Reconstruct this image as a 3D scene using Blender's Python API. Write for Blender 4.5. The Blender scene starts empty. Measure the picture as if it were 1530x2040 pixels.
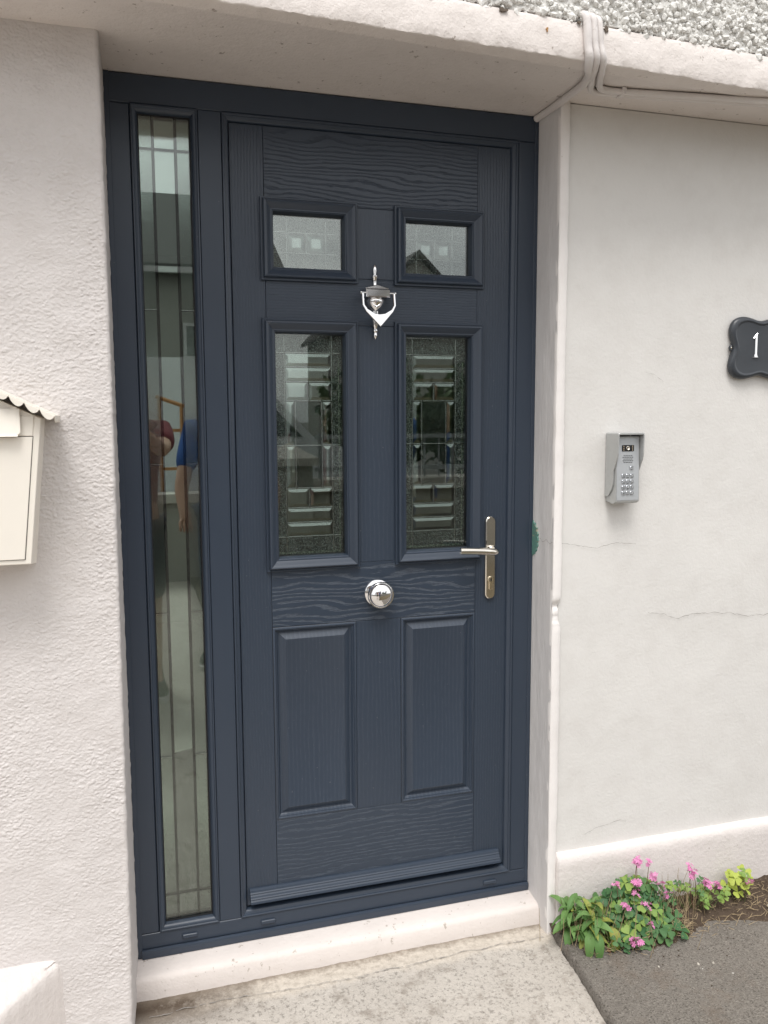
import bpy, math, random
import numpy as np
from mathutils import Vector, Matrix, Euler
SC = bpy.context.scene
COL = SC.collection
random.seed(7)
RNG = np.random.default_rng(11)

# ------------------------------------------------------------------ camera
cam_d = bpy.data.cameras.new('camera')
cam = bpy.data.objects.new('camera', cam_d); COL.objects.link(cam)
cam_d.sensor_fit = 'VERTICAL'; cam_d.sensor_height = 24.0; cam_d.sensor_width = 18.0
cam_d.lens = 1691.2 / 2040 * 24.0
cam_d.clip_start = 0.02; cam_d.clip_end = 600
CX, CY, CZ = 0.0153, -2.066, 1.4896
r0 = Vector((0.9565, -0.2917, -0.0048)).normalized()
fw = Vector((0.2894, 0.9505, -0.1129)).normalized()
up = -fw.cross(r0); up.normalize(); r0 = -up.cross(fw)
if up.z < 0: up = -up
r0 = fw.cross(up)
cam.matrix_world = Matrix(((r0.x, up.x, -fw.x, CX), (r0.y, up.y, -fw.y, CY), (r0.z, up.z, -fw.z, CZ), (0, 0, 0, 1)))
SC.camera = cam

# ------------------------------------------------------------------ sky (bright overcast)
w = bpy.data.worlds.new('World'); SC.world = w; w.use_nodes = True
nt = w.node_tree; N = nt.nodes; L = nt.links
bg = N['Background']; bg.inputs['Strength'].default_value = 0.122
sky = N.new('ShaderNodeTexSky'); sky.sky_type = 'NISHITA'; sky.sun_disc = False
sky.sun_elevation = math.radians(62); sky.sun_rotation = math.radians(200)
sky.air_density = 1.0; sky.dust_density = 3.0
hsv = N.new('ShaderNodeHueSaturation'); hsv.inputs['Saturation'].default_value = 0.35; hsv.inputs['Value'].default_value = 1.0
tc = N.new('ShaderNodeTexCoord'); mp = N.new('ShaderNodeMapping'); mp.inputs['Scale'].default_value = (2.0, 2.0, 5.0)
cn = N.new('ShaderNodeTexNoise'); cn.inputs['Scale'].default_value = 1.7; cn.inputs['Detail'].default_value = 6; cn.inputs['Roughness'].default_value = .55
cr = N.new('ShaderNodeValToRGB')
cr.color_ramp.elements[0].position = .30; cr.color_ramp.elements[0].color = (5.4, 5.45, 5.6, 1)
cr.color_ramp.elements[1].position = .68; cr.color_ramp.elements[1].color = (10.6, 10.5, 10.35, 1)
mx = N.new('ShaderNodeMixRGB'); mx.inputs['Fac'].default_value = .82
L.new(tc.outputs['Generated'], mp.inputs['Vector']); L.new(mp.outputs['Vector'], cn.inputs['Vector'])
L.new(cn.outputs['Fac'], cr.inputs['Fac']); L.new(sky.outputs['Color'], hsv.inputs['Color'])
L.new(hsv.outputs['Color'], mx.inputs['Color1']); L.new(cr.outputs['Color'], mx.inputs['Color2'])
# overcast sky: brighter towards the zenith
sxyz = N.new('ShaderNodeSeparateXYZ'); L.new(tc.outputs['Generated'], sxyz.inputs[0])
mr = N.new('ShaderNodeMapRange'); mr.inputs['From Min'].default_value = 0; mr.inputs['From Max'].default_value = 1; mr.inputs['To Min'].default_value = .90; mr.inputs['To Max'].default_value = 1.15
L.new(sxyz.outputs['Z'], mr.inputs['Value'])
mg = N.new('ShaderNodeMixRGB'); mg.blend_type = 'MULTIPLY'; mg.inputs['Fac'].default_value = 1
L.new(mx.outputs['Color'], mg.inputs['Color1']); L.new(mr.outputs[0], mg.inputs['Color2']); L.new(mg.outputs['Color'], bg.inputs['Color'])

# ------------------------------------------------------------------ sun behind the cloud
sd = bpy.data.lights.new('sun', 'SUN'); sun = bpy.data.objects.new('sun', sd); COL.objects.link(sun)
sd.energy = 1.5; sd.angle = math.radians(24); sd.color = (1.0, .975, .945)
sdir = Vector((-.16, -.44, .88)).normalized()
sun.rotation_euler = sdir.to_track_quat('Z', 'Y').to_euler()

# ------------------------------------------------------------------ exposure
vs = SC.view_settings
vs.view_transform = 'Standard'; vs.look = 'None'; vs.exposure = 0.62; vs.gamma = 1.0; vs.use_curve_mapping = False
SC.render.engine = 'CYCLES'
SC.cycles.max_bounces = 12; SC.cycles.transparent_max_bounces = 16; SC.cycles.glossy_bounces = 5
SC.cycles.caustics_reflective = False; SC.cycles.caustics_refractive = False
try: SC.cycles.use_denoising = True
except Exception: pass

# ================================================================== helpers
def tagp(o, label=None, cat=None, group=None, kind=None):
    if label: o['label'] = label
    if cat: o['category'] = cat
    if group: o['group'] = group
    if kind: o['kind'] = kind
    return o

def empty(name, loc, label, cat, group=None):
    o = bpy.data.objects.new(name, None); COL.objects.link(o); o.location = loc
    o.empty_display_size = .05
    return tagp(o, label, cat, group)

def depth_of(o):
    d = 0
    while o.parent: o = o.parent; d += 1
    return d

def root_loc(o):
    v = Vector(o.location)
    while o.parent: o = o.parent; v += Vector(o.location)
    return v

class MB:
    def __init__(s): s.v = []; s.f = []
    def add(s, vs_, fs):
        b = len(s.v); s.v += [tuple(p) for p in vs_]; s.f += [tuple(i + b for i in f) for f in fs]; return s
    def box(s, x0, x1, y0, y1, z0, z1):
        return s.add([(x0,y0,z0),(x1,y0,z0),(x1,y1,z0),(x0,y1,z0),(x0,y0,z1),(x1,y0,z1),(x1,y1,z1),(x0,y1,z1)],
                     [(0,3,2,1),(4,5,6,7),(0,1,5,4),(1,2,6,5),(2,3,7,6),(3,0,4,7)])
    def cbox(s, x0, x1, y0, y1, z0, z1, c=.0012):
        """box whose front (-y) face is chamfered"""
        v = [(x0,y1,z0),(x1,y1,z0),(x1,y1,z1),(x0,y1,z1),(x0,y0+c,z0),(x1,y0+c,z0),(x1,y0+c,z1),(x0,y0+c,z1),
             (x0+c,y0,z0+c),(x1-c,y0,z0+c),(x1-c,y0,z1-c),(x0+c,y0,z1-c)]
        return s.add(v, [(0,3,2,1),(0,1,5,4),(1,2,6,5),(2,3,7,6),(3,0,4,7),(4,5,9,8),(5,6,10,9),(6,7,11,10),(7,4,8,11),(8,9,10,11)])
    def ring(s, x0, x1, z0, z1, prof, cap=False):
        """mitred rectangular moulding facing -y: prof = [(inset, y)...] from outer to inner"""
        b = len(s.v)
        for (i, y) in prof:
            s.v += [(x0+i,y,z0+i),(x1-i,y,z0+i),(x1-i,y,z1-i),(x0+i,y,z1-i)]
        for k in range(len(prof)-1):
            for j in range(4):
                j2 = (j+1) % 4
                s.f.append((b+4*k+j, b+4*k+j2, b+4*k+4+j2, b+4*k+4+j))
        if cap:
            k = len(prof)-1; s.f.append((b+4*k,b+4*k+1,b+4*k+2,b+4*k+3))
        return s
    def lathe(s, prof, c, axis='Z', n=24, sq=(1,1)):
        """prof [(r, h)] about an axis through c"""
        b = len(s.v)
        for (r, h) in prof:
            for k in range(n):
                a = 2*math.pi*k/n; p, q = r*math.cos(a)*sq[0], r*math.sin(a)*sq[1]
                if axis == 'Z': s.v.append((c[0]+p, c[1]+q, c[2]+h))
                elif axis == 'Y': s.v.append((c[0]+p, c[1]+h, c[2]+q))
                else: s.v.append((c[0]+h, c[1]+p, c[2]+q))
        m = len(prof)
        for i in range(m-1):
            for k in range(n):
                k2 = (k+1) % n
                s.f.append((b+i*n+k, b+i*n+k2, b+(i+1)*n+k2, b+(i+1)*n+k))
        s.f.append(tuple(b+k for k in range(n))); s.f.append(tuple(b+(m-1)*n+k for k in range(n)))
        return s
    def tube(s, pts, r, n=10, cap=True):
        pts = [Vector(p) for p in pts]; m = len(pts)
        rs = r if isinstance(r, (list, tuple)) else [r]*m
        b = len(s.v); t0 = (pts[1]-pts[0]).normalized()
        ref = Vector((0,0,1)) if abs(t0.z) < .9 else Vector((1,0,0))
        nv = t0.cross(ref).normalized()
        for i in range(m):
            t = (pts[min(i+1,m-1)]-pts[max(i-1,0)]).normalized()
            nv = (nv - t*nv.dot(t)).normalized(); bv = t.cross(nv)
            for k in range(n):
                a = 2*math.pi*k/n
                s.v.append(tuple(pts[i] + (nv*math.cos(a)+bv*math.sin(a))*rs[i]))
        for i in range(m-1):
            for k in range(n):
                k2 = (k+1) % n
                s.f.append((b+i*n+k, b+i*n+k2, b+(i+1)*n+k2, b+(i+1)*n+k))
        if cap:
            s.f.append(tuple(b+k for k in range(n))[::-1]); s.f.append(tuple(b+(m-1)*n+k for k in range(n)))
        return s
    def prism(s, poly, a0, a1, plane='XZ', c=0.0):
        """polygon extruded along the remaining axis; c = chamfer toward a0"""
        n = len(poly); P = [Vector(p) for p in poly]
        def pt(p, h):
            if plane == 'XZ': return (p[0], h, p[1])
            if plane == 'YZ': return (h, p[0], p[1])
            return (p[0], p[1], h)
        rows = []
        if c:
            cen = sum((Vector((p[0], p[1])) for p in poly), Vector((0,0)))/n
            ins = []
            area = sum(poly[i][0]*poly[(i+1)%n][1]-poly[(i+1)%n][0]*poly[i][1] for i in range(n))
            sg = 1 if area > 0 else -1
            for i in range(n):
                a = Vector(poly[i])-Vector(poly[i-1]); b_ = Vector(poly[(i+1)%n])-Vector(poly[i])
                na = Vector((-a.y,a.x)).normalized()*sg; nb = Vector((-b_.y,b_.x)).normalized()*sg
                nn = (na+nb); k = nn.length
                nn = nn.normalized()/max(.5, k/2)
                ins.append((poly[i][0]+nn.x*c, poly[i][1]+nn.y*c))
            d = c if a1 > a0 else -c
            rows = [[pt(p, a0) for p in ins], [pt(p, a0+d) for p in poly], [pt(p, a1) for p in poly]]
        else:
            rows = [[pt(p, a0) for p in poly], [pt(p, a1) for p in poly]]
        b = len(s.v)
        for r_ in rows: s.v += r_
        for k in range(len(rows)-1):
            for i in range(n):
                j = (i+1) % n
                s.f.append((b+k*n+i, b+k*n+j, b+(k+1)*n+j, b+(k+1)*n+i))
        s.f.append(tuple(b+i for i in range(n))); s.f.append(tuple(b+(len(rows)-1)*n+i for i in range(n))[::-1])
        return s
    def sphere(s, c, r, n=16, m=10, sc=(1,1,1)):
        prof = [(max(1e-5, r*math.sin(math.pi*i/m)), -r*math.cos(math.pi*i/m)) for i in range(m+1)]
        b = len(s.v); s.lathe(prof, (0,0,0), 'Z', n)
        for i in range(b, len(s.v)):
            x, y, z = s.v[i]; s.v[i] = (c[0]+x*sc[0], c[1]+y*sc[1], c[2]+z*sc[2])
        return s
    def mesh(s, name, smooth=None):
        me = bpy.data.meshes.new(name); me.from_pydata(s.v, [], s.f); me.update()
        fixn(me)
        if smooth is not None: shade(me, smooth)
        return me

import bmesh
def fixn(me):
    bm = bmesh.new(); bm.from_mesh(me); bmesh.ops.recalc_face_normals(bm, faces=bm.faces); bm.to_mesh(me); bm.free()

def shade(me, ang=35):
    n = len(me.polygons)
    me.polygons.foreach_set('use_smooth', [True]*n)
    try: me.set_sharp_from_angle(angle=math.radians(ang))
    except Exception: pass

def link(name, me, m, parent=None, smooth=None):
    o = bpy.data.objects.new(name, me); COL.objects.link(o)
    if m: 
        if len(me.materials) == 0: me.materials.append(m)
    if smooth is not None: shade(me, smooth)
    if parent:
        o.parent = parent; o.location = -root_loc(parent)
    return o

def obj(name, mb, m, parent=None, smooth=40, label=None, kind=None):
    o = link(name, mb.mesh(name), m, parent, smooth)
    if label: o['label'] = label
    if kind: o['kind'] = kind
    return o

def grid(P, name, m, parent=None, flip=False, smooth=True):
    """P: (rows, cols, 3) array -> quad mesh"""
    R, C_, _ = P.shape
    me = bpy.data.meshes.new(name)
    idx = np.arange(R*C_).reshape(R, C_)
    a, b, c, d = idx[:-1,:-1], idx[:-1,1:], idx[1:,1:], idx[1:,:-1]
    q = np.stack([a,b,c,d] if not flip else [a,d,c,b], -1).reshape(-1, 4)
    me.vertices.add(R*C_); me.vertices.foreach_set('co', P.astype(np.float32).ravel())
    me.loops.add(q.size); me.loops.foreach_set('vertex_index', q.astype(np.int32).ravel())
    me.polygons.add(len(q)); me.polygons.foreach_set('loop_start', np.arange(0, q.size, 4, dtype=np.int32))
    try: me.polygons.foreach_set('loop_total', np.full(len(q), 4, dtype=np.int32))
    except Exception: pass
    me.update(calc_edges=True); me.validate()
    if smooth: me.polygons.foreach_set('use_smooth', [True]*len(q))
    return link(name, me, m, parent)

def vnoise(x, y, seed=0):
    """smooth 2-D value noise in [-1, 1]"""
    xi = np.floor(x).astype(np.int64); yi = np.floor(y).astype(np.int64)
    fx = x-xi; fy = y-yi
    fx = fx*fx*fx*(fx*(fx*6-15)+10); fy = fy*fy*fy*(fy*(fy*6-15)+10)
    def h(a, b):
        n = (a*374761393 + b*668265263 + seed*974711) & 0xFFFFFFFF
        n = ((n ^ (n >> 13))*1274126177) & 0xFFFFFFFF
        n = (n ^ (n >> 16)) & 0xFFFF
        return n/32767.5-1
    return (h(xi,yi)*(1-fx)+h(xi+1,yi)*fx)*(1-fy)+(h(xi,yi+1)*(1-fx)+h(xi+1,yi+1)*fx)*fy

def fbm(x, y, o=3, seed=0):
    t = 0; a = 1; s = 0
    for i in range(o):
        t = t+a*vnoise(x*2**i+17*i, y*2**i-9*i, seed+i); s += a; a *= .5
    return t/s

# ------------------------------------------------------------------ materials
class MT:
    def __init__(s, name):
        s.m = bpy.data.materials.new(name); s.m.use_nodes = True
        s.t = s.m.node_tree; s.n = s.t.nodes; s.l = s.t.links
        s.b = s.n['Principled BSDF']; s.out = s.n['Material Output']
        s.tc = s.n.new('ShaderNodeTexCoord')
    def map(s, scale=(1,1,1), rot=(0,0,0), loc=(0,0,0), src=None):
        k = s.n.new('ShaderNodeMapping'); k.inputs['Scale'].default_value = scale; k.inputs['Rotation'].default_value = rot; k.inputs['Location'].default_value = loc
        s.l.new(src or s.tc.outputs['Object'], k.inputs['Vector']); return k.outputs['Vector']
    def noise(s, vec, sc=5, det=3, ro=.5, dist=0):
        k = s.n.new('ShaderNodeTexNoise'); k.inputs['Scale'].default_value = sc; k.inputs['Detail'].default_value = det
        k.inputs['Roughness'].default_value = ro; k.inputs['Distortion'].default_value = dist
        s.l.new(vec, k.inputs['Vector']); return k.outputs['Fac']
    def vor(s, vec, sc=5, feat='F1', out='Distance'):
        k = s.n.new('ShaderNodeTexVoronoi'); k.inputs['Scale'].default_value = sc; k.feature = feat
        s.l.new(vec, k.inputs['Vector']); return k.outputs[out]
    def ramp(s, fac, stops):
        k = s.n.new('ShaderNodeValToRGB'); e = k.color_ramp.elements
        while len(e) < len(stops): e.new(.5)
        for i, (p, c) in enumerate(stops):
            e[i].position = p; e[i].color = c if len(c) == 4 else (*c, 1)
        s.l.new(fac, k.inputs['Fac']); return k.outputs['Color']
    def math(s, op, a, b=None, clamp=False):
        k = s.n.new('ShaderNodeMath'); k.operation = op; k.use_clamp = clamp
        for i, v in enumerate((a, b)):
            if v is None: continue
            if isinstance(v, (int, float)): k.inputs[i].default_value = v
            else: s.l.new(v, k.inputs[i])
        return k.outputs[0]
    def mix(s, fac, a, b, mode='MIX'):
        k = s.n.new('ShaderNodeMixRGB'); k.blend_type = mode
        for i, v in zip(('Fac','Color1','Color2'), (fac, a, b)):
            if isinstance(v, (int, float)): k.inputs[i].default_value = v
            elif isinstance(v, tuple): k.inputs[i].default_value = (*v, 1) if len(v) == 3 else v
            else: s.l.new(v, k.inputs[i])
        return k.outputs['Color']
    def sep(s, vec=None):
        k = s.n.new('ShaderNodeSeparateXYZ'); s.l.new(vec or s.tc.outputs['Object'], k.inputs[0]); return k.outputs
    def comb(s, x, y, z=0.0):
        k = s.n.new('ShaderNodeCombineXYZ')
        for i, v in enumerate((x, y, z)):
            if isinstance(v, (int, float)): k.inputs[i].default_value = v
            else: s.l.new(v, k.inputs[i])
        return k.outputs[0]
    def bump(s, h, st=.5, d=.002, prev=None):
        k = s.n.new('ShaderNodeBump'); k.inputs['Strength'].default_value = st; k.inputs['Distance'].default_value = d
        s.l.new(h, k.inputs['Height'])
        if prev: s.l.new(prev, k.inputs['Normal'])
        return k.outputs['Normal']
    def set(s, **kw):
        names = dict(color='Base Color', rough='Roughness', metal='Metallic', normal='Normal', spec='Specular IOR Level', ior='IOR', coat='Coat Weight', coatr='Coat Roughness', trans='Transmission Weight', alpha='Alpha')
        for k, v in kw.items():
            i = s.b.inputs[names[k]]
            if isinstance(v, tuple): i.default_value = (*v, 1) if len(v) == 3 else v
            elif isinstance(v, (int, float)): i.default_value = v
            else: s.l.new(v, i)
        return s.m

def simple(name, col, rough=.5, metal=0, spec=.5, var=.06, sc=30, bump=0, bs=200):
    t = MT(name); n = t.noise(t.map(), sc, 4, .6)
    c = t.mix(n, tuple(x*(1-var*2) for x in col), tuple(min(1, x*(1+var)) for x in col))
    t.set(color=c, rough=rough, metal=metal, spec=spec)
    if bump: t.set(normal=t.bump(t.noise(t.map(), bs, 3), .5, bump))
    return t.m

def painted_wall(name, base, grime=(.30,.25,.21), bscale=110, bdist=.002, bst=.6, fleck=.70, stretch=(1,1,1), rough=.75, gamt=.55):
    t = MT(name); v = t.map()
    big = t.noise(v, 2.2, 5, .6); mid = t.noise(v, 14, 5, .65)
    c = t.mix(big, tuple(x*.90 for x in base), tuple(min(.9, x*1.05) for x in base))
    c = t.mix(t.math('MULTIPLY', t.ramp(mid, [(.45,(0,0,0)),(.75,(1,1,1))]), .10), c, grime)
    fl = t.noise(t.map((1,1,.7)), 55, 4, .7)
    c = t.mix(t.math('MULTIPLY', t.ramp(fl, [(fleck,(0,0,0)),(fleck+.04,(1,1,1))]), gamt), c, grime)
    h1 = t.noise(t.map(stretch), bscale, 3, .55); h2 = t.noise(t.map(stretch), bscale*3.1, 2, .5)
    nrm = t.bump(t.math('ADD', h1, t.math('MULTIPLY', h2, .35)), bst, bdist)
    return t.set(color=c, rough=rough, normal=nrm, spec=.3)

M = {}
M['render_rough'] = painted_wall('rough_render_paint', (.645,.612,.597), bscale=330, bdist=.0011, bst=.6, fleck=.74, gamt=.5)
M['render_smooth'] = painted_wall('smooth_render_paint', (.71,.695,.67), bscale=110, bdist=.0018, bst=.4, fleck=.735, gamt=.5)
M['reveal'] = painted_wall('reveal_paint', (.72,.70,.69), bscale=60, bdist=.002, bst=.6, fleck=.74, stretch=(2,2,.35))
M['bead'] = painted_wall('corner_bead_paint', (.82,.79,.77), bscale=90, bdist=.0012, bst=.4, fleck=.76)
M['beam'] = painted_wall('beam_paint', (.78,.725,.69), bscale=80, bdist=.003, bst=.6, fleck=.65, gamt=.8)
M['plinth'] = painted_wall('plinth_paint', (.69,.645,.62), bscale=95, bdist=.0025, bst=.6, fleck=.69)
M['dash'] = painted_wall('pebbledash_paint', (.76,.75,.72), bscale=120, bdist=.003, bst=.7, fleck=.66, gamt=.6)
M['cable'] = painted_wall('cable_paint', (.72,.68,.66), bscale=200, bdist=.001, bst=.5, fleck=.66, rough=.6)
M['sill'] = painted_wall('sill_paint', (.70,.645,.61), grime=(.36,.31,.26), bscale=60, bdist=.0022, bst=.6, fleck=.635, gamt=.75)

def door_mat(name, grain=None, seed=0.0, K=75, A=6.0, amt=1.0, grain_sheen=0.0):
    t = MT(name)
    base = (.029,.042,.064)
    dust = t.noise(t.map(), 6, 5, .6)
    spk = t.ramp(t.noise(t.map(), 120, 2, .5), [(.755,(0,0,0)),(.785,(1,1,1))])
    c = t.mix(t.math('MULTIPLY', dust, .5), base, (.038,.051,.074))
    c = t.mix(t.math('MULTIPLY', spk, .25), c, (.3,.3,.3))
    if grain:
        x, y, z = t.sep()
        u, v = (x, z) if grain == 'H' else (z, x)
        n1 = t.noise(t.comb(t.math('MULTIPLY', u, 3.2), t.math('MULTIPLY', v, 10.0), seed), 1.0, 2.5, .55, .3)
        ph = t.math('ADD', t.math('MULTIPLY', v, K), t.math('MULTIPLY', n1, A))
        sn = t.math('SINE', t.math('MULTIPLY', ph, 2*math.pi))
        jit = t.noise(t.comb(t.math('MULTIPLY', u, 38), t.math('MULTIPLY', v, 300), seed+3), 1.0, 4, .75)
        band = t.ramp(t.math('ADD', t.math('MULTIPLY', sn, .34), t.math('MULTIPLY', jit, 1.25)), [(.72,(0,0,0)),(.86,(1,1,1))])
        pore = t.ramp(t.noise(t.comb(t.math('MULTIPLY', u, 48), t.math('MULTIPLY', v, 430), seed+7), 1.0, 3, .7), [(.42,(0,0,0)),(.58,(1,1,1))])
        g = t.math('MULTIPLY', band, t.math('ADD', t.math('MULTIPLY', pore, .92), .08))
        if grain_sheen: c = t.mix(t.math('MULTIPLY', g, grain_sheen), c, (.085,.105,.135))  # sky sheen on the grain, put into the colour as a paler tone
        fine = t.noise(t.comb(t.math('MULTIPLY', u, 30), t.math('MULTIPLY', v, 420), seed+9), 1.0, 2, .6)
        hgt = t.math('ADD', t.math('MULTIPLY', g, -1.0), t.math('MULTIPLY', fine, .30))
        t.set(normal=t.bump(hgt, .85*amt, .0009), rough=t.math('ADD', t.math('MULTIPLY', g, .24*amt), .33))
    else:
        t.set(rough=t.math('ADD', t.math('MULTIPLY', dust, .12), .30), normal=t.bump(t.noise(t.map((1,1,.15)), 260, 2), .12, .0006))
    return t.set(color=c, spec=.5)
M['frame'] = door_mat('anthracite_frame_foil')
M['stile'] = door_mat('anthracite_grain_upright', 'V', 1.0, 130, 2.2, .7, .15)
M['stile_b'] = door_mat('anthracite_grain_upright_wide', 'V', 5.0, 90, 2.4, .30, .16)
M['rail'] = door_mat('anthracite_grain_across', 'H', 2.0, 70, 7.0, .9, .75)
M['rail_low'] = door_mat('anthracite_grain_across_low', 'H', 4.4, 80, 5.5, .8, .55)
M['rail_top'] = door_mat('anthracite_grain_across_top', 'H', 6.0, 95, 6.5, .75)
M['rail_fine'] = door_mat('anthracite_grain_across_fine', 'H', 8.0, 150, 2.0, .6)
M['mould'] = door_mat('anthracite_moulding')

def glass_mat(name, f=2.0, tint=(.89,.93,.91), rough=0.0, bump=None, scatter=0.0):
    t = MT(name); t.n.remove(t.b)
    fr = t.n.new('ShaderNodeFresnel'); fr.inputs['IOR'].default_value = f
    tr = t.n.new('ShaderNodeBsdfTransparent'); tr.inputs['Color'].default_value = (*tint, 1)
    gl = t.n.new('ShaderNodeBsdfGlossy'); gl.inputs['Roughness'].default_value = rough; gl.inputs['Color'].default_value = (.97,1,.98,1)
    mx_ = t.n.new('ShaderNodeMixShader')
    if bump:
        nrm = bump(t); t.l.new(nrm, fr.inputs['Normal']); t.l.new(nrm, gl.inputs['Normal'])
    t.l.new(fr.outputs[0], mx_.inputs['Fac']); t.l.new(tr.outputs[0], mx_.inputs[1]); t.l.new(gl.outputs[0], mx_.inputs[2])
    if scatter:
        df = t.n.new('ShaderNodeBsdfDiffuse'); df.inputs['Color'].default_value = (.62,.68,.66,1); m2 = t.n.new('ShaderNodeMixShader'); m2.inputs['Fac'].default_value = scatter; t.l.new(t.math('MULTIPLY', t.ramp(t.noise(t.map(), 300, 3, .7), [(.40,(.05,.05,.05)),(.50,(.2,.2,.2)),(.60,(1,1,1))]), scatter), m2.inputs['Fac'])
        if bump: t.l.new(nrm, df.inputs['Normal'])
        t.l.new(mx_.outputs[0], m2.inputs[1]); t.l.new(df.outputs[0], m2.inputs[2]); t.l.new(m2.outputs[0], t.out.inputs['Surface'])
    else: t.l.new(mx_.outputs[0], t.out.inputs['Surface'])
    return t.m
M['glass'] = glass_mat('clear_outer_glass', 1.70, bump=lambda t: t.bump(t.noise(t.map(), 3.0, 1), .05, .004))
M['glass_door'] = glass_mat('clear_door_glass', 1.66, bump=lambda t: t.bump(t.noise(t.map(), 3.0, 1), .05, .004))
M['glass_in'] = glass_mat('clear_inner_glass', 2.7)
M['glass_text'] = glass_mat('granular_glass', 3.0, (.50,.58,.55), .04, bump=lambda t: t.bump(t.vor(t.map(), 205, 'F1'), 1.0, .0045), scatter=.75)
M['glass_fine'] = glass_mat('satin_glass', 2.4, (.80,.86,.83), .03, bump=lambda t: t.bump(t.noise(t.map(), 300, 2), .25, .0006))
M['glass_reed'] = glass_mat('reeded_glass', 1.6, (.78,.85,.82), .05, bump=lambda t: t.bump(t.math('SINE', t.math('MULTIPLY', t.sep()[0], 2400)), .5, .0008))
M['glass_small'] = glass_mat('clear_small_pane_glass', 2.05, bump=lambda t: t.bump(t.noise(t.map(), 3.0, 1), .05, .004))
M['glass_back'] = glass_mat('clear_back_glass', 1.6)
M['bevel'] = glass_mat('bevelled_glass', 3.0, (.86,.93,.91), .02)
t = MT('lit_ground_glass_edge'); c = t.mix(t.ramp(t.noise(t.map(), 260, 3, .7), [(.42,(0,0,0)),(.6,(1,1,1))]), (.16,.20,.16), (.62,.70,.56)); M['lit_glass_edge'] = t.set(color=c, rough=.4)  # glass edge with the light it catches painted as pale green
M['lead'] = simple('lead_came', (.52,.53,.52), .20, 1.0, var=.15, sc=160)
M['lead_dark'] = simple('dark_lead_strip', (.010,.011,.012), .55, 0, .1, var=.2, sc=90)
M['chrome'] = simple('polished_chrome', (.86,.86,.87), .055, 1, var=.02, sc=40)
M['satin'] = simple('satin_nickel', (.74,.70,.63), .12, 1, var=.05, sc=60)
M['ground_tint'] = simple('worn_cylinder_ground_tint', (.75,.66,.50), .25, 1, var=.1, sc=200)  # warm reflection of the ground put into the lock cylinder's metal colour
M['black'] = simple('black_plastic', (.012,.012,.013), .35)
M['gasket'] = simple('black_rubber_gasket', (.008,.008,.009), .6)

# ================================================================== ground
def struct(o): o['kind'] = 'structure'; return o

def gz(y):  # path surface
    return np.where(y > -2.0, .0855+.044*(y+.07), .0855+.044*(-2.0+.07))
t = MT('pale_concrete'); v = t.map()
c = t.mix(t.noise(v, 3.5, 6, .65), (.36,.325,.285), (.60,.555,.50))
c = t.mix(t.math('MULTIPLY', t.ramp(t.noise(v, 95, 5, .8), [(.52,(0,0,0)),(.60,(1,1,1))]), .75), c, (.22,.20,.175))
c = t.mix(t.math('MULTIPLY', t.ramp(t.noise(v, 210, 3, .7), [(.56,(0,0,0)),(.68,(1,1,1))]), .5), c, (.64,.61,.56))
c = t.mix(t.math('MULTIPLY', t.ramp(t.noise(v, 17, 5, .7), [(.54,(0,0,0)),(.66,(1,1,1))]), .6), c, (.25,.215,.18))
sx, sy, sz = t.sep()
# cement screed strip beside the sill, worn at its front edge
edge = t.math('ADD', sy, t.math('MULTIPLY', t.math('SUBTRACT', t.noise(v, 9, 5, .7), .5), .09))
strip = t.ramp(edge, [(0,(0,0,0)),(1,(1,1,1))])
sc_ = t.n.new('ShaderNodeMapRange'); sc_.inputs['From Min'].default_value = -.150; sc_.inputs['From Max'].default_value = -.128
t.l.new(edge, sc_.inputs['Value'])
scol = t.mix(t.ramp(t.noise(v, 60, 5, .75), [(.45,(0,0,0)),(.66,(1,1,1))]), (.60,.54,.465), (.42,.37,.31))
c = t.mix(t.math('MULTIPLY', sc_.outputs[0], .85), c, scol)
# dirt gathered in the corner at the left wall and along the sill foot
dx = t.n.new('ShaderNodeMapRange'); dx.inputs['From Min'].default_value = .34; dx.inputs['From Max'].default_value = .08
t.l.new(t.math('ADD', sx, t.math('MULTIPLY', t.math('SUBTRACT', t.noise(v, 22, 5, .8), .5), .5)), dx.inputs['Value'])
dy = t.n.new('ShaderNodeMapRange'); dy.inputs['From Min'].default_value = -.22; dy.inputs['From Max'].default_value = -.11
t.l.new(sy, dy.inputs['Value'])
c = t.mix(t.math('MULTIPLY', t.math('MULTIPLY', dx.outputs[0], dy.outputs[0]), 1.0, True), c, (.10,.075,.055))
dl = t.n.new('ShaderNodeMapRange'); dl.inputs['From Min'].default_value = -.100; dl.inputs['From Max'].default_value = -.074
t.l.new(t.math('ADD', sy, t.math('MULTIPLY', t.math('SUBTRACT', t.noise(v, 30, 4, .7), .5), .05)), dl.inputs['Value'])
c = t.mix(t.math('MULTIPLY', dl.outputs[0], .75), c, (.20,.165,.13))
nb = t.bump(t.noise(v, 170, 4, .65), .7, .003); nb = t.bump(t.noise(v, 34, 3, .6), .4, .006, nb)
M['concrete'] = t.set(color=c, rough=.9, normal=nb, spec=.25)

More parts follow.
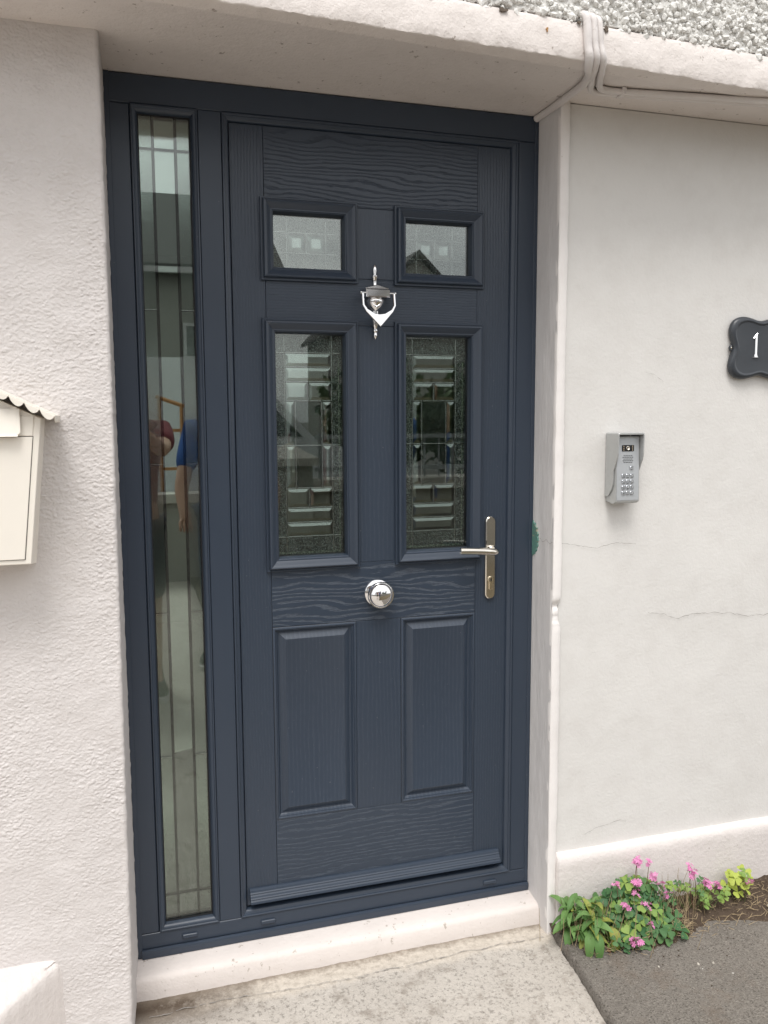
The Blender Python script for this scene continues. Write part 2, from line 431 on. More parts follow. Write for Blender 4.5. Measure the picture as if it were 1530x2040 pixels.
t = MT('dark_aggregate'); v = t.map()
c = t.mix(t.noise(v, 5, 5, .6), (.125,.111,.096), (.230,.209,.184))
vs_ = t.vor(v, 310, 'F1', 'Color'); sp = t.sep(vs_)[0]
c = t.mix(t.math('MULTIPLY', t.ramp(sp, [(.66,(0,0,0)),(.99,(1,1,1))]), .34), c, (.36,.33,.285))
c = t.mix(t.math('MULTIPLY', t.ramp(t.noise(v, 170, 4, .8), [(.53,(0,0,0)),(.62,(1,1,1))]), .8), c, (.055,.048,.041))
c = t.mix(t.math('MULTIPLY', t.ramp(t.noise(v, 8, 5, .7), [(.52,(0,0,0)),(.70,(1,1,1))]), .5), c, (.16,.12,.09))
c = t.mix(t.ramp(t.noise(v, 48, 2, .5), [(.755,(0,0,0)),(.775,(1,1,1))]), c, (.5,.48,.44))
M['slab'] = t.set(color=c, rough=.9, normal=t.bump(t.math('ADD', t.vor(v, 260), t.noise(v, 60, 3)), .8, .003), spec=.2)

t = MT('bare_soil'); v = t.map()
c = t.mix(t.noise(v, 30, 5, .7), (.050,.036,.026), (.135,.100,.075))
c = t.mix(t.ramp(t.noise(v, 160, 4, .7), [(.58,(0,0,0)),(.70,(1,1,1))]), c, (.22,.17,.125))
M['soil'] = t.set(color=c, rough=.95, normal=t.bump(t.noise(v, 190, 5, .7), 1.0, .006), spec=.1)
M['tarmac'] = simple('road_tarmac', (.09,.09,.09), .9, var=.2, sc=40, bump=.003, bs=150)
M['grass'] = simple('dry_lawn', (.11,.085,.045), .95, var=.35, sc=20, bump=.01, bs=60)
M['verge'] = simple('grey_ground', (.15,.145,.135), .95, var=.2, sc=3)

struct(obj('ground', MB().box(-150, 150, -200, 60, -.30, -.10), M['verge'], smooth=None))
struct(obj('road', MB().box(-80, 80, -13.5, -6.6, -.14, -.012), M['tarmac'], smooth=None))
# pale concrete path: fine near the step, coarse further away
def edge_x(y): return 1.079 + .088*(y+.12)
ys = np.concatenate([np.arange(-.045, -.80, -.006), np.linspace(-.80, -5.9, 60)])
us = np.linspace(0, 1, 190)
Yg, Ug = np.meshgrid(ys, us, indexing='ij')
Xr = edge_x(np.minimum(Yg, -.1)) + .004*fbm(Yg*30, Yg*0, 3, 5)
Xl = np.full_like(Yg, -5.0)
near = -0.03
Xg = np.where(Ug < .1, Xl+(near-Xl)*Ug/.1, near+(Xr-near)*(Ug-.1)/.9)
Zg = gz(Yg)+.0022*fbm(Xg*18, Yg*18, 3, 2)+.0010*fbm(Xg*90, Yg*90, 2, 4)
wav = -.130+.012*fbm(Xg*7, Xg*0+3.3, 3, 8)
Zg = Zg - .0035*(1/(1+np.exp(-(wav-Yg)/.004)))
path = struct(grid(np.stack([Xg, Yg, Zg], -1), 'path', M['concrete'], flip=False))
fixn(path.data)
# dark slab beside it, a kerb's height above the path
ys2 = np.concatenate([np.arange(-.10, -.62, -.006), np.linspace(-.64, -1.6, 20)])
us2 = np.concatenate([np.array([-1., -.5, 0]), np.linspace(0, 1, 130)**1.5*.55, np.linspace(.6, 2.4, 12)])
Yg, Ug = np.meshgrid(ys2, us2, indexing='ij')
EX = edge_x(Yg)+.005+.0035*fbm(Yg*45, Yg*0+2, 3, 15)
top = .108+.055*(Yg+.12)+.0018*fbm((EX+np.maximum(Ug,0))*25, Yg*25, 3, 6)+.0012*fbm((EX+np.maximum(Ug,0))*110, Yg*110, 2, 7)
Xg = np.where(Ug < 0, EX-.006*(-Ug), EX+Ug+.004)
Zg = np.where(Ug < -.75, gz(Yg)-.02, np.where(Ug < -.2, top-.007, top))
pave = struct(grid(np.stack([Xg, Yg, Zg], -1), 'pavement', M['slab'])); fixn(pave.data)
struct(obj('lawn', MB().box(.55, 12, -6.4, -1.55, -.06, .030), M['grass'], smooth=None))
# bed of soil along the wall
xs = np.linspace(1.072, 2.6, 300); vs2 = np.linspace(0, 1, 56)
Xg, Vg = np.meshgrid(xs, vs2, indexing='xy')
yb = np.interp(Xg, [1.07,1.10,1.19,1.30,1.43,1.52,1.60,1.68,1.80,2.0,2.6], [-.135,-.170,-.262,-.285,-.262,-.225,-.250,-.285,-.31,-.30,-.28])+.014*fbm(Xg*22, Xg*0, 3, 21)
Yg = -.105+(yb+.105)*Vg
rise = np.interp(Xg, [1.07,1.3,1.55,1.85,2.6], [.006,.016,.026,.034,.036])
prof = np.clip(1-Vg**1.6, 0, 1)
Zg = .105+.055*(Yg+.12)+rise*prof+.006*prof*fbm(Xg*40, Yg*40, 3, 22)+.003*fbm(Xg*130, Yg*130, 2, 23)*np.clip(prof*3,0,1)+.002-.008*(Vg > .985)
soil = struct(grid(np.stack([Xg, Yg, Zg], -1), 'soil', M['soil'])); fixn(soil.data)
def soil_z(x, y):
    yb = np.interp(x, [1.07,1.10,1.19,1.30,1.43,1.52,1.60,1.68,1.80,2.0,2.6], [-.135,-.170,-.262,-.285,-.262,-.225,-.250,-.285,-.31,-.30,-.28])
    vv = min(1, max(0, (y+.105)/(yb+.105)))
    return .105+.055*(y+.12)+np.interp(x, [1.07,1.3,1.55,1.85,2.6], [.006,.016,.026,.034,.036])*(1-vv**1.6)

# ================================================================== the house front
house = empty('house', (0, .3, .0), 'white rendered house front with concrete beam and pebbledash above the dark door', 'house')
def beam_y(x): return -.403+.062*x

# rough rendered wall on the left of the door
zs = np.arange(-.06, 2.262, .0013)
front = np.arange(-.42, -.0060, .0014)
arc = [(-.0, -.2)]
cols = [(x, -.2, 1.0) for x in front] + [(-.0040, -.1990, .7), (-.0016, -.1970, .4), (-.0004, -.1935, .3)] + [(0.0, y, .25) for y in np.arange(-.188, .012, .006)]
cx_ = np.array([c_[0] for c_ in cols]); cy_ = np.array([c_[1] for c_ in cols]); ca = np.array([c_[2] for c_ in cols])
Zg, Xg = np.meshgrid(zs, cx_, indexing='ij'); Yg = np.broadcast_to(cy_, Zg.shape).copy(); Ag = np.broadcast_to(ca, Zg.shape)
lean = np.interp(zs, [-.06,.137,.295,.875,1.49,2.26], [-.019,-.0165,-.0125,-.0088,-.0046,-.0045])[:, None]
fr_ = np.clip((-Yg)/.2, 0, 1)   # the lean only at the front; the reveal meets the frame
S = Xg*1.0
def hash01(a, b, k):
    n = (a*374761393+b*668265263+k*1274126177) & 0xFFFFFFFF
    n = ((n ^ (n >> 13))*1274126177) & 0xFFFFFFFF
    return ((n ^ (n >> 16)) & 0xFFFF)/65535.0
def dabs(x, y, cell, k):
    """spattered blobs of render: jittered, unequal, slightly flattened"""
    cx = np.floor(x/cell).astype(np.int64); cy = np.floor(y/cell).astype(np.int64); h = np.zeros_like(x)
    for dx_ in (-1, 0, 1):
        for dy_ in (-1, 0, 1):
            a, b = cx+dx_, cy+dy_
            px_ = (a+hash01(a, b, k))*cell; py_ = (b+hash01(a, b, k+1))*cell
            r_ = cell*(.45+.55*hash01(a, b, k+2)); hh = hash01(a, b, k+3)**1.4; th = (hash01(a, b, k+4)-.5)*1.6
            u = (x-px_)*np.cos(th)+(y-py_)*np.sin(th); w2 = -(x-px_)*np.sin(th)+(y-py_)*np.cos(th)
            d = (u/(r_*1.35))**2+(w2/(r_*.80))**2
            h = np.maximum(h, hh*np.clip(1-d, 0, 1)**.8)
    return h
n1 = .80*dabs(S+.002*vnoise(S*150, Zg*150, 3), Zg, .0060, 5)+.50*dabs(S, Zg+.002*vnoise(S*150, Zg*150, 4), .0037, 15)-.15
n2 = fbm(S*12, Zg*12, 3, 33)
patch = np.clip(.9+.6*fbm(S*7, Zg*6, 2, 37), .45, 1.35)
hgt = .0020*patch*n1+.0025*n2
Xg2 = Xg+lean*fr_ + np.where(Yg > -.1985, .0004*vnoise(Yg*60, Zg*60, 5)*1.0, 0)+np.where(Ag < .8, .0007*vnoise(Zg*90, Zg*0, 8), 0)
Yg2 = Yg-hgt*np.where(Ag >= .99, 1, Ag*.35)
wl = grid(np.stack([Xg2, Yg2, Zg], -1), 'rendered_wall', M['render_rough'], house)
wl['label'] = 'rough textured pinkish white render left of the door'
obj('rendered_wall', MB().box(-5, -.415, -.2015, .30, -.1, 2.2495), M['render_rough'], house, None, label='rough white render further left')
obj('rendered_wall', MB().box(-.4145, -.0005, .0135, .30, -.1, 2.2495), M['render_rough'], house, None, label='core of the wall behind the left reveal')

# smooth wall on the right: reveal, pale corner strip, wall, plinth
zs = np.arange(-.02, 2.262, .010); ysr = np.linspace(.012, -.1165, 22)
Zg, Yg = np.meshgrid(zs, ysr, indexing='ij')
Xg = 1.066+.0018*fbm(Yg*25, Zg*8, 3, 41)*np.clip((-Yg)/.02, 0, 1)
rv = grid(np.stack([Xg, Yg, Zg], -1), 'reveal', M['reveal'], house); fixn(rv.data)
rv['label'] = 'pale grey painted side of the door opening'
zs = np.arange(.0, 2.258, .004)
lx = 1.0655+.0008*vnoise(zs*20, zs*0, 42); rx = 1.0905+.0009*vnoise(zs*16, zs*0, 43)+.0006*vnoise(zs*70, zs*0, 44)
fy = np.full_like(zs, -.1195)
brk = np.exp(-((zs-.993)/.012)**2); br2 = np.exp(-((zs-.963)/.022)**2)
rx -= .0065*np.clip(br2*1.2+brk*.6, 0, 1); fy += .0085*np.clip(brk, 0, 1)+.0035*br2*(1+vnoise(zs*200, zs*0, 45))
rowP = []
for k in range(6):
    xx = [lx+.0004, lx+.0004, lx+.0020, rx-.0020, rx, rx][k]; yy = [fy*0-.1045, fy+.0016, fy, fy, fy+.0016, fy*0-.1045][k]
    rowP.append(np.stack([xx, yy, zs], -1))
bd = grid(np.stack(rowP, 1), 'corner_bead', M['bead'], house); fixn(bd.data)
bd['label'] = 'bright white corner strip with a broken patch'
xs = np.concatenate([np.arange(1.087, 1.95, .008), np.linspace(2.0, 5, 20)]); zs = np.arange(.05, 2.258, .008)
Zg, Xg = np.meshgrid(zs, xs, indexing='ij')
Yg = -.107+.0014*fbm(Xg*4, Zg*4, 2, 51)+.0004*fbm(Xg*28, Zg*28, 3, 52)
wr = grid(np.stack([Xg, Yg, Zg], -1), 'rendered_wall', M['render_smooth'], house); fixn(wr.data)
wr['label'] = 'smooth off white render right of the door with fine cracks'
obj('rendered_wall', MB().box(1.0675, 5, .0135, .30, -.1, 2.2495), M['render_smooth'], house, None, label='core of the wall behind the right reveal')
# plinth on the right
pp = [(-.104, .3075), (-.112, .3062), (-.1195, .3025), (-.1255, .2950), (-.1290, .2840), (-.1300, .2700), (-.1305, .20), (-.1310, .08)]
xs = np.concatenate([np.arange(1.0912, 1.95, .008), np.linspace(2.0, 5, 20)])
P = np.array([[(x, y, z) for (y, z) in pp] for x in xs])
cap0 = P[0].copy(); cap0[:, 1] = -.1045; P = np.concatenate([cap0[None], P], 0)
nz = fbm(P[..., 0]*30, P[..., 2]*30, 3, 61)
P[..., 1] -= .0013*nz; P[..., 2] += .0016*fbm(P[..., 0]*9, P[..., 0]*0, 3, 62)*(P[..., 2] > .26)
pl = grid(P, 'plinth', M['plinth'], house); fixn(pl.data); pl['label'] = 'low white plinth with a rounded top behind the flowers'
# plinth on the far left, its end splayed back to the wall
top_e = [(-.158,-.1960,.306),(-.166,-.2060,.306),(-.190,-.2330,.3035),(-.215,-.2620,.3010),(-.242,-.2930,.2985),(-.268,-.3230,.2960)]
bp_ = []
for q in range(len(top_e)-1):
    for k in range(8):
        a_, b_ = Vector(top_e[q]), Vector(top_e[q+1]); bp_.append(a_.lerp(b_, k/8))
bp_.append(Vector(top_e[-1])); bp_ += [Vector((-.274-.008*k, -.326-.0002*k, .2955)) for k in range(1, 45)]+[Vector((-5, -.34, .2955))]
rows = []
for k, p in enumerate(bp_):
    nx_, ny_ = (.74, -.67) if k <= 40 else (0, -1)
    wv = .003*math.sin(k*.9)+.002*math.sin(k*2.3); bk = Vector((p.x-(.02 if k > 3 else .0), -.196, .316 if k > 3 else .308))
    rows.append([bk, bk.lerp(p, .35)+Vector((0,0,.002)), bk.lerp(p, .7)+Vector((0,0,.001+wv*.3)), p+Vector((-nx_*.010, -ny_*.010, wv*.4)), p+Vector((-nx_*.004, -ny_*.004, -.002+wv*.3)), p+Vector((nx_*wv*.3, ny_*wv*.3, -.009)), p+Vector((nx_*.002, ny_*.002, -.03)), Vector((p.x+nx_*.004, p.y+ny_*.004, .15)), Vector((p.x+nx_*.006, p.y+ny_*.006, -.05))])
P = np.array([[tuple(q) for q in r_] for r_ in rows])
pl2 = grid(P, 'plinth', M['plinth'], house); fixn(pl2.data); shade(pl2.data, 50); pl2['label'] = 'white plinth block with a splayed end under the mailbox'

# beam over the door with its soffit
xs = np.concatenate([[-5, -2], np.arange(-.6, 2.2, .005), [3, 5]])
low = 2.2505+.0018*fbm(xs*30, xs*0, 4, 81)+.0010*fbm(xs*110, xs*0, 2, 82)
prof = []
for x, lz in zip(xs, low):
    fy = beam_y(x); j = .0015*math.sin(x*37)
    prof.append([(x, .06, 2.2520), (x, fy+.052, 2.2515), (x, fy+.047, 2.2497), (x, fy+.040, 2.2497), (x, fy+.036, 2.2508), (x, fy+.0035, lz), (x, fy+.0008, lz+.0009), (x, fy, lz+.0032), (x, fy-.001+j, 2.275), (x, fy, 2.30), (x, fy+.001-j, 2.322), (x, fy+.004, 2.329), (x, fy+.05, 2.334)])
P = np.array(prof); P[:, 6:12, 1] += (.0022*fbm(P[:, 6:12, 0]*40, P[:, 6:12, 2]*60, 3, 83))
bm_ = grid(P, 'lintel_beam', M['beam'], house); fixn(bm_.data); bm_['label'] = 'painted concrete beam and soffit over the door'
shade(bm_.data, 50)
# wall above
def quadbox(mb, x0, x1, yo, z0, z1, back=.3):
    mb.add([(x0,beam_y(x0)+yo,z0),(x1,beam_y(x1)+yo,z0),(x1,back,z0),(x0,back,z0),(x0,beam_y(x0)+yo,z1),(x1,beam_y(x1)+yo,z1),(x1,back,z1),(x0,back,z1)],
           [(0,3,2,1),(4,5,6,7),(0,1,5,4),(1,2,6,5),(2,3,7,6),(3,0,4,7)])
mb = MB(); quadbox(mb, -5, 5, .0085, 2.3355, 5.2); obj('upper_wall', mb, M['dash'], house, None, label='pebbledashed wall above the beam')
mb = MB()
ico = [(0,0,-1),(.72,-.53,-.45),(-.28,-.85,-.45),(-.89,0,-.45),(-.28,.85,-.45),(.72,.53,-.45),(.28,-.85,.45),(-.72,-.53,.45),(-.72,.53,.45),(.28,.85,.45),(.89,0,.45),(0,0,1)]
icf = [(0,1,2),(1,0,5),(0,2,3),(0,3,4),(0,4,5),(1,5,10),(2,1,6),(3,2,7),(4,3,8),(5,4,9),(1,10,6),(2,6,7),(3,7,8),(4,8,9),(5,9,10),(6,10,11),(7,6,11),(8,7,11),(9,8,11),(10,9,11)]
rs = random.Random(3)
vv, ff = [], []
step = .0104
zrow = 2.3285
while zrow < 2.56:
    x = -.3
    while x < 2.1:
        r = rs.uniform(.0032, .0112); zz = zrow+rs.uniform(-.004, .004); xx = x+rs.uniform(-.004, .004)
        if zrow < 2.333 and rs.random() < .45: x += step; continue
        yy = beam_y(xx)+.010-rs.uniform(-.003, .006)
        b = len(vv); q = Euler((rs.uniform(0,6), rs.uniform(0,6), rs.uniform(0,6))).to_matrix()
        sx_ = (r*rs.uniform(.7,1.35), r*rs.uniform(.7,1.2), r*rs.uniform(.6,1.1))
        for p in ico:
            p = q @ Vector((p[0]*sx_[0]*rs.uniform(.75,1.2), p[1]*sx_[1], p[2]*sx_[2]*rs.uniform(.75,1.2)))
            vv.append((xx+p.x, yy+p.y, zz+p.z))
        ff += [tuple(i+b for i in f) for f in icf]
        x += step
    zrow += step*.92
mb.v, mb.f = vv, ff
me = bpy.data.meshes.new('pebbledash'); me.from_pydata(vv, [], ff); me.update()
pd = link('pebbledash', me, M['dash'], house, None); pd['kind'] = 'stuff'; pd['label'] = 'rough white painted stones above the beam'

# sill under the frame
sp = [(.03,.1492), (.002,.1490), (-.034,.1440), (-.0570,.1405), (-.0650,.1360), (-.0692,.1270), (-.0705,.1000), (-.0725,.0820), (-.0740,.0600)]
xs = np.linspace(-.014, 1.0665, 180)
P = np.array([[(x, y, z) for (y, z) in sp] for x in xs])
P[..., 1] += .0014*fbm(P[..., 0]*14, P[..., 2]*14, 3, 91)*(P[..., 1] < -.02); P[..., 2] += .0010*fbm(P[..., 0]*18, P[..., 1]*18, 3, 92)*(P[..., 1] < -.02)
sl = grid(P, 'door_sill', M['sill'], house); fixn(sl.data); sl['label'] = 'chipped cream painted sill under the door frame'

# cracks, patch of old paint
M['crack'] = simple('hairline_crack', (.31,.29,.27), .9, var=.2, sc=60)
def crack(pts, wdt=.0010, jit=.0035, seed=1, n=60, label='thin wandering crack in the render'):
    rr = random.Random(seed); out = []
    pts = [Vector(p) for p in pts]
    seg = []
    for a, b in zip(pts[:-1], pts[1:]):
        k = max(2, int((b-a).length/.006))
        for i in range(k): seg.append(a.lerp(b, i/k))
    seg.append(pts[-1])
    m_ = MB(); off = 0
    for i, p in enumerate(seg):
        off = off*.7+rr.uniform(-1, 1)*jit*.5
        ww = wdt*rr.uniform(.25, 1.1)
        m_.v += [(p.x, p.y, p.z+off-ww/2), (p.x, p.y, p.z+off+ww/2)]
        if i: b = 2*i; m_.f.append((b-2, b, b+1, b-1))
    return obj('crack', m_, M['crack'], house, None, label=label)
yc = -.1106
crack([(1.0925,yc,1.158),(1.15,yc,1.147),(1.20,yc,1.141),(1.26,yc,1.150),(1.315,yc,1.146)], .0011, .003, 1)
crack([(1.360,yc,.953),(1.41,yc,.944),(1.457,yc,.931),(1.52,yc,.939),(1.588,yc,.934),(1.68,yc,.926),(1.76,yc,.921),(1.9,yc,.925)], .0013, .005, 2)
crack([(1.18,yc,.348),(1.21,yc,.360),(1.25,yc,.364),(1.29,yc,.372),(1.31,yc,.365)], .0010, .003, 3)
crack([(1.33,yc,1.60),(1.36,yc,1.592),(1.385,yc,1.575)], .0008, .002, 4)
mb = MB()
for k in range(14):  # the crack carries on across the reveal
    pass
m_ = MB(); rr = random.Random(9)
for i in range(16):
    y = -.034-.082*i/15; z = 1.160+.004*math.sin(i*.9)+rr.uniform(-.001,.001)
    m_.v += [(1.0640, y, z-.0004), (1.0640, y, z+.0004)]
    if i: b = 2*i; m_.f.append((b-2, b, b+1, b-1))
obj('crack', m_, M['crack'], house, None, label='thin crack across the reveal')
t = MT('old_green_paint'); v = t.map()
c = t.mix(t.noise(v, 60, 4, .6), (.085,.20,.17), (.15,.30,.25))
c = t.mix(t.ramp(t.noise(t.map((1,1,4)), 25, 4, .7), [(.60,(0,0,0)),(.66,(1,1,1))]), c, (.30,.30,.22))
M['teal'] = t.set(color=c, rough=.6, normal=t.bump(t.noise(v, 200, 2), .4, .001))
pts = []
for i in range(33):
    a = -math.pi/2+math.pi*i/32
    rr = 1+.06*math.sin(i*1.7)+.04*math.sin(i*3.1)
    pts.append((-.002-.033*rr*math.cos(a), 1.158+.045*rr*math.sin(a)))
obj('paint_patch', MB().prism(pts, 1.0628, 1.0665, 'YZ', .0006), M['teal'], house, None, label='teal patch of old paint beside the door frame')

M['rust'] = simple('rust_stain', (.50,.27,.10), .8, var=.5, sc=120); M['grime'] = simple('black_grime', (.17,.135,.105), .9, var=.4, sc=150)
def beam_mark(nm, x, z, rx_, rz_, m, seed, label):
    rr_ = random.Random(seed); pts = []
    for i in range(14):
        a = 2*math.pi*i/14; k = rr_.uniform(.45, 1.2); pts.append((x+rx_*k*math.cos(a), z+rz_*k*math.sin(a)))
    o = MB().prism(pts, 0, .004, 'XZ'); o.v = [(px_, beam_y(px_)-.0022+py_, pz_) for (px_, py_, pz_) in o.v]
    obj(nm, o, m, house, None, label=label)
beam_mark('rust_stain', .905, 2.301, .0028, .0055, M['rust'], 1, 'small orange rust spot on the beam')
beam_mark('grime_stain', .800, 2.324, .010, .005, M['grime'], 2, 'dark grime at the top of the beam')
beam_mark('grime_stain', 1.052, 2.323, .007, .0075, M['grime'], 3, 'dark grime beside the cables')
beam_mark('grime_stain', .985, 2.327, .006, .004, M['grime'], 4, 'dark grime left of the cables')
m_ = MB(); rr = random.Random(31); off = 0
for i in range(150):
    x = .02+1.03*i/149; off = off*.8+rr.uniform(-.0022,.0022); y = -.132+.006*math.sin(x*9)+off; ww = .0011*rr.uniform(.2,1.2)
    zz = float(gz(np.array(y)))+.0028
    m_.v += [(x, y-ww, zz), (x, y+ww, zz)]
    if i and rr.random() < .9: b = 2*i; m_.f.append((b-2, b, b+1, b-1))
obj('joint', m_, M['crack'], path, None, label='thin dark joint between the cement strip and the rough concrete')

# the dim hall behind the glass
M['hall'] = simple('hall_paint', (.42,.42,.38), .8); M['hallfloor'] = simple('hall_floor', (.20,.17,.13), .45)
obj('hall_floor', MB().box(-.6, 1.9, .31, 3.6, .05, .14), M['hallfloor'], house, None)
obj('hall_floor', MB().box(.0, 1.066, .075, .31, .05, .139), M['hallfloor'], house, None)
hw = MB(); hw.box(-.7,-.6,.31,3.6,.0,2.5); hw.box(1.9,2.0,.31,3.6,0,2.5); hw.box(-.7,2,3.6,3.7,0,2.5); hw.box(-.7,2,.3005,3.7,2.5,2.6)
obj('hall_wall', hw, M['hall'], house, None)
hb = MB(); hb.box(.0,1.066,.0605,.31,2.2535,2.335); obj('hall_ceiling', hb, M['hall'], house, None)
obj('hall_stair', MB().box(1.3,1.88,1.2,3.5,.141,1.2), M['hall'], house, None)

# ================================================================== cables over the beam
def smooth_path(pts, n=8):
    P = [Vector(p) for p in pts]; out = []
    for i in range(len(P)-1):
        p0 = P[max(i-1,0)]; p1 = P[i]; p2 = P[i+1]; p3 = P[min(i+2,len(P)-1)]
        for k in range(n):
            s = k/n
            out.append(.5*((2*p1)+(-p0+p2)*s+(2*p0-5*p1+4*p2-p3)*s*s+(-p0+3*p1-3*p2+p3)*s**3))
    out.append(P[-1]); return out
def wob(pts, a, seed):
    rr = random.Random(seed)
    return [p+Vector((rr.uniform(-a,a), rr.uniform(-a,a), rr.uniform(-a,a)*.5)) for p in pts]
GC = 'painted cables looped over the beam'
def by(x): return beam_y(x)
ca_ = [(.996,by(.996)+.02,2.350),(.998,by(.998)-.004,2.340),(1.000,by(1.0)-.009,2.315),(1.002,by(1.0)-.009,2.28),(1.006,by(1.0)-.009,2.256),(1.016,by(1.0)+.012,2.240),(1.034,-.30,2.2425),(1.053,-.245,2.243),(1.058,-.16,2.2435),(1.0585,-.08,2.2435),(1.057,-.006,2.2435)]
pth = wob(smooth_path(ca_), .0002, 1)
tagp(obj('cable', MB().tube(pth, [.0092+.0003*math.sin(i*.4) for i in range(len(pth))], 10), M['cable'], None, 60), 'thick white painted cable running from the beam into the top corner of the door frame', 'cable', GC)
cb_ = [(1.013,by(1.013)+.02,2.350),(1.015,by(1.0)-.004,2.339),(1.0165,by(1.0)-.0085,2.312),(1.018,by(1.0)-.009,2.285),(1.024,by(1.0)-.009,2.256),(1.034,by(1.03)+.016,2.2415),(1.052,-.285,2.2425),(1.072,-.245,2.243),(1.086,-.222,2.243),(1.105,-.2105,2.243),(1.14,-.210,2.243),(1.25,-.222,2.243),(1.45,-.246,2.243),(1.7,-.262,2.243),(2.2,-.245,2.243),(3.2,-.19,2.243)]
pth = wob(smooth_path(cb_), .0002, 2)
tagp(obj('cable', MB().tube(pth, [.0080+.0003*math.sin(i*.37) for i in range(len(pth))], 10), M['cable'], None, 60), 'middle painted cable turning right under the soffit, nearer the wall', 'cable', GC)
cc_ = [(1.029,by(1.029)+.02,2.348),(1.0305,by(1.03)-.003,2.337),(1.032,by(1.03)-.0075,2.312),(1.034,by(1.03)-.008,2.285),(1.041,by(1.03)-.009,2.256),(1.052,by(1.05)+.014,2.2415),(1.070,-.288,2.2425),(1.087,-.258,2.243),(1.098,-.240,2.243),(1.114,-.2275,2.243),(1.15,-.2265,2.243),(1.25,-.2375,2.243),(1.45,-.2615,2.243),(1.7,-.2775,2.243),(2.2,-.260,2.243),(3.2,-.205,2.243)]
pth = wob(smooth_path(cc_), .0002, 3)
tagp(obj('cable', MB().tube(pth, [.0076+.0003*math.sin(i*.45) for i in range(len(pth))], 10), M['cable'], None, 60), 'outermost painted cable on the right, turning along the soffit nearer the beam edge', 'cable', GC)
clip_r = empty('cable_clip', (1.165, -.22, 2.2505), 'small painted clip holding the two cables under the soffit', 'clip')
obj('strap', MB().prism([(-.2005,2.2500),(-.2005,2.240),(-.210,2.2335),(-.229,2.2335),(-.2385,2.240),(-.2385,2.2500),(-.236,2.2500),(-.2350,2.2412),(-.228,2.2362),(-.211,2.2362),(-.2035,2.2412),(-.2030,2.2500)], 1.160, 1.170, 'YZ'), M['cable'], clip_r, None)
obj('nail', MB().lathe([(.0018,2.238),(.0022,2.2345),(.001,2.233)], (1.165,-.2395,0), 'Z', 8), M['cable'], clip_r)

# ================================================================== door frame with sidelight
frame = empty('door_frame', (.533, 0, .15), 'dark blue grey door frame holding a tall narrow leaded sidelight', 'door frame')
F = M['frame']; g = .0006
obj('jamb', MB().cbox(.0, .054-g, 0, .07, .211, 2.186, .0025), F, frame, None)
obj('jamb', MB().cbox(1.0085+g, 1.0660, 0, .07, .211, 2.186, .0025), F, frame, None)
obj('mullion', MB().cbox(.202+g, .2565-g, 0, .07, .211, 2.186, .0015), F, frame, None)
obj('head', MB().cbox(.0, 1.066, 0, .07, 2.186+g, 2.2505, .0025), F, frame, None)
obj('bottom_rail', MB().cbox(.0, 1.066, 0, .07, .1715, .211-g, .0015), F, frame, None)
obj('drip_sill', MB().prism([(-.0,.1710),(-.004,.1722),(-.0085,.1705),(-.0095,.1660),(-.0080,.1500),(.06,.1495),(.06,.1710)], .010, 1.064, 'YZ'), F, frame, None, label='thin lip along the foot of the frame')
# proud outer lip down each side
obj('outer_lip', MB().cbox(-.0002, .0115, -.0022, .0, .150, 2.2503, .0010), F, frame, None)
obj('outer_lip', MB().cbox(1.0555, 1.0657, -.0022, .0, .172, 2.2503, .0010), F, frame, None)
# rebate moulding round the door opening
obj('door_rebate', MB().ring(.2565, 1.0085, .211, 2.186, [(0,.0015),(.0006,-.0028),(.0030,-.0034),(.0052,-.0022),(.0060,.0004),(.0085,.0016),(.0120,.0030),(.0148,.0060),(.0160,.0105),(.0162,.052)]), F, frame, 30)
obj('glazing_bead', MB().ring(.0540, .2020, .211, 2.186, [(0,.0015),(.0006,-.0030),(.0036,-.0036),(.0050,-.0016),(.0065,-.0012),(.0110,.0016),(.0145,.0070),(.0158,.0125),(.0160,.030)]), F, frame, 30)
obj('gasket', MB().ring(.0692, .1868, .2262, 2.1708, [(0,.0150),(.0026,.0150),(.0032,.0185)]), M['gasket'], frame, None)
for x in (.127, .325, .948):
    vc = obj('drain_cap', MB().prism([(x-.0185,.1842),(x+.0165,.1842),(x+.0185,.1862),(x+.0185,.1925),(x+.0165,.1945),(x-.0165,.1945),(x-.0185,.1925),(x-.0185,.1862)], -.0048, .0, 'XZ', .0016), F, frame, None)
side = obj('sidelight_pane', MB().box(.0700,.1860,.0180,.0215,.2270,2.1700), M['glass'], frame, None)
obj('satin_strip', MB().box(.0700,.1020,.0285,.0315,.2270,2.1700), M['glass_fine'], frame, None)
obj('satin_strip', MB().box(.1535,.1860,.0285,.0315,.2270,2.1700), M['glass_fine'], frame, None)
obj('clear_strip', MB().box(.1030,.1525,.0285,.0315,.2270,2.1700), M['glass_in'], frame, None)
LD = M['lead_dark']; y0, y1 = .0230, .0275
for x in (.1025, .1530):
    obj('lead_strip', MB().cbox(x-.0033, x+.0033, y0, y1, .2270, 2.1700, .0010), LD, frame, None)
for z in (2.099, .2905):
    obj('lead_strip', MB().cbox(.0700, .1860, y0+.0004, y1, z-.0023, z+.0023, .0010), LD, frame, None)
for z in (1.738, 1.376, 1.013, .650):
    obj('lead_strip', MB().cbox(.0700, .1030, y0+.0004, y1, z-.0020, z+.0020, .0010), M['lead'], frame, None)
    obj('lead_strip', MB().cbox(.1525, .1860, y0+.0004, y1, z-.0020, z+.0020, .0010), M['lead'], frame, None)

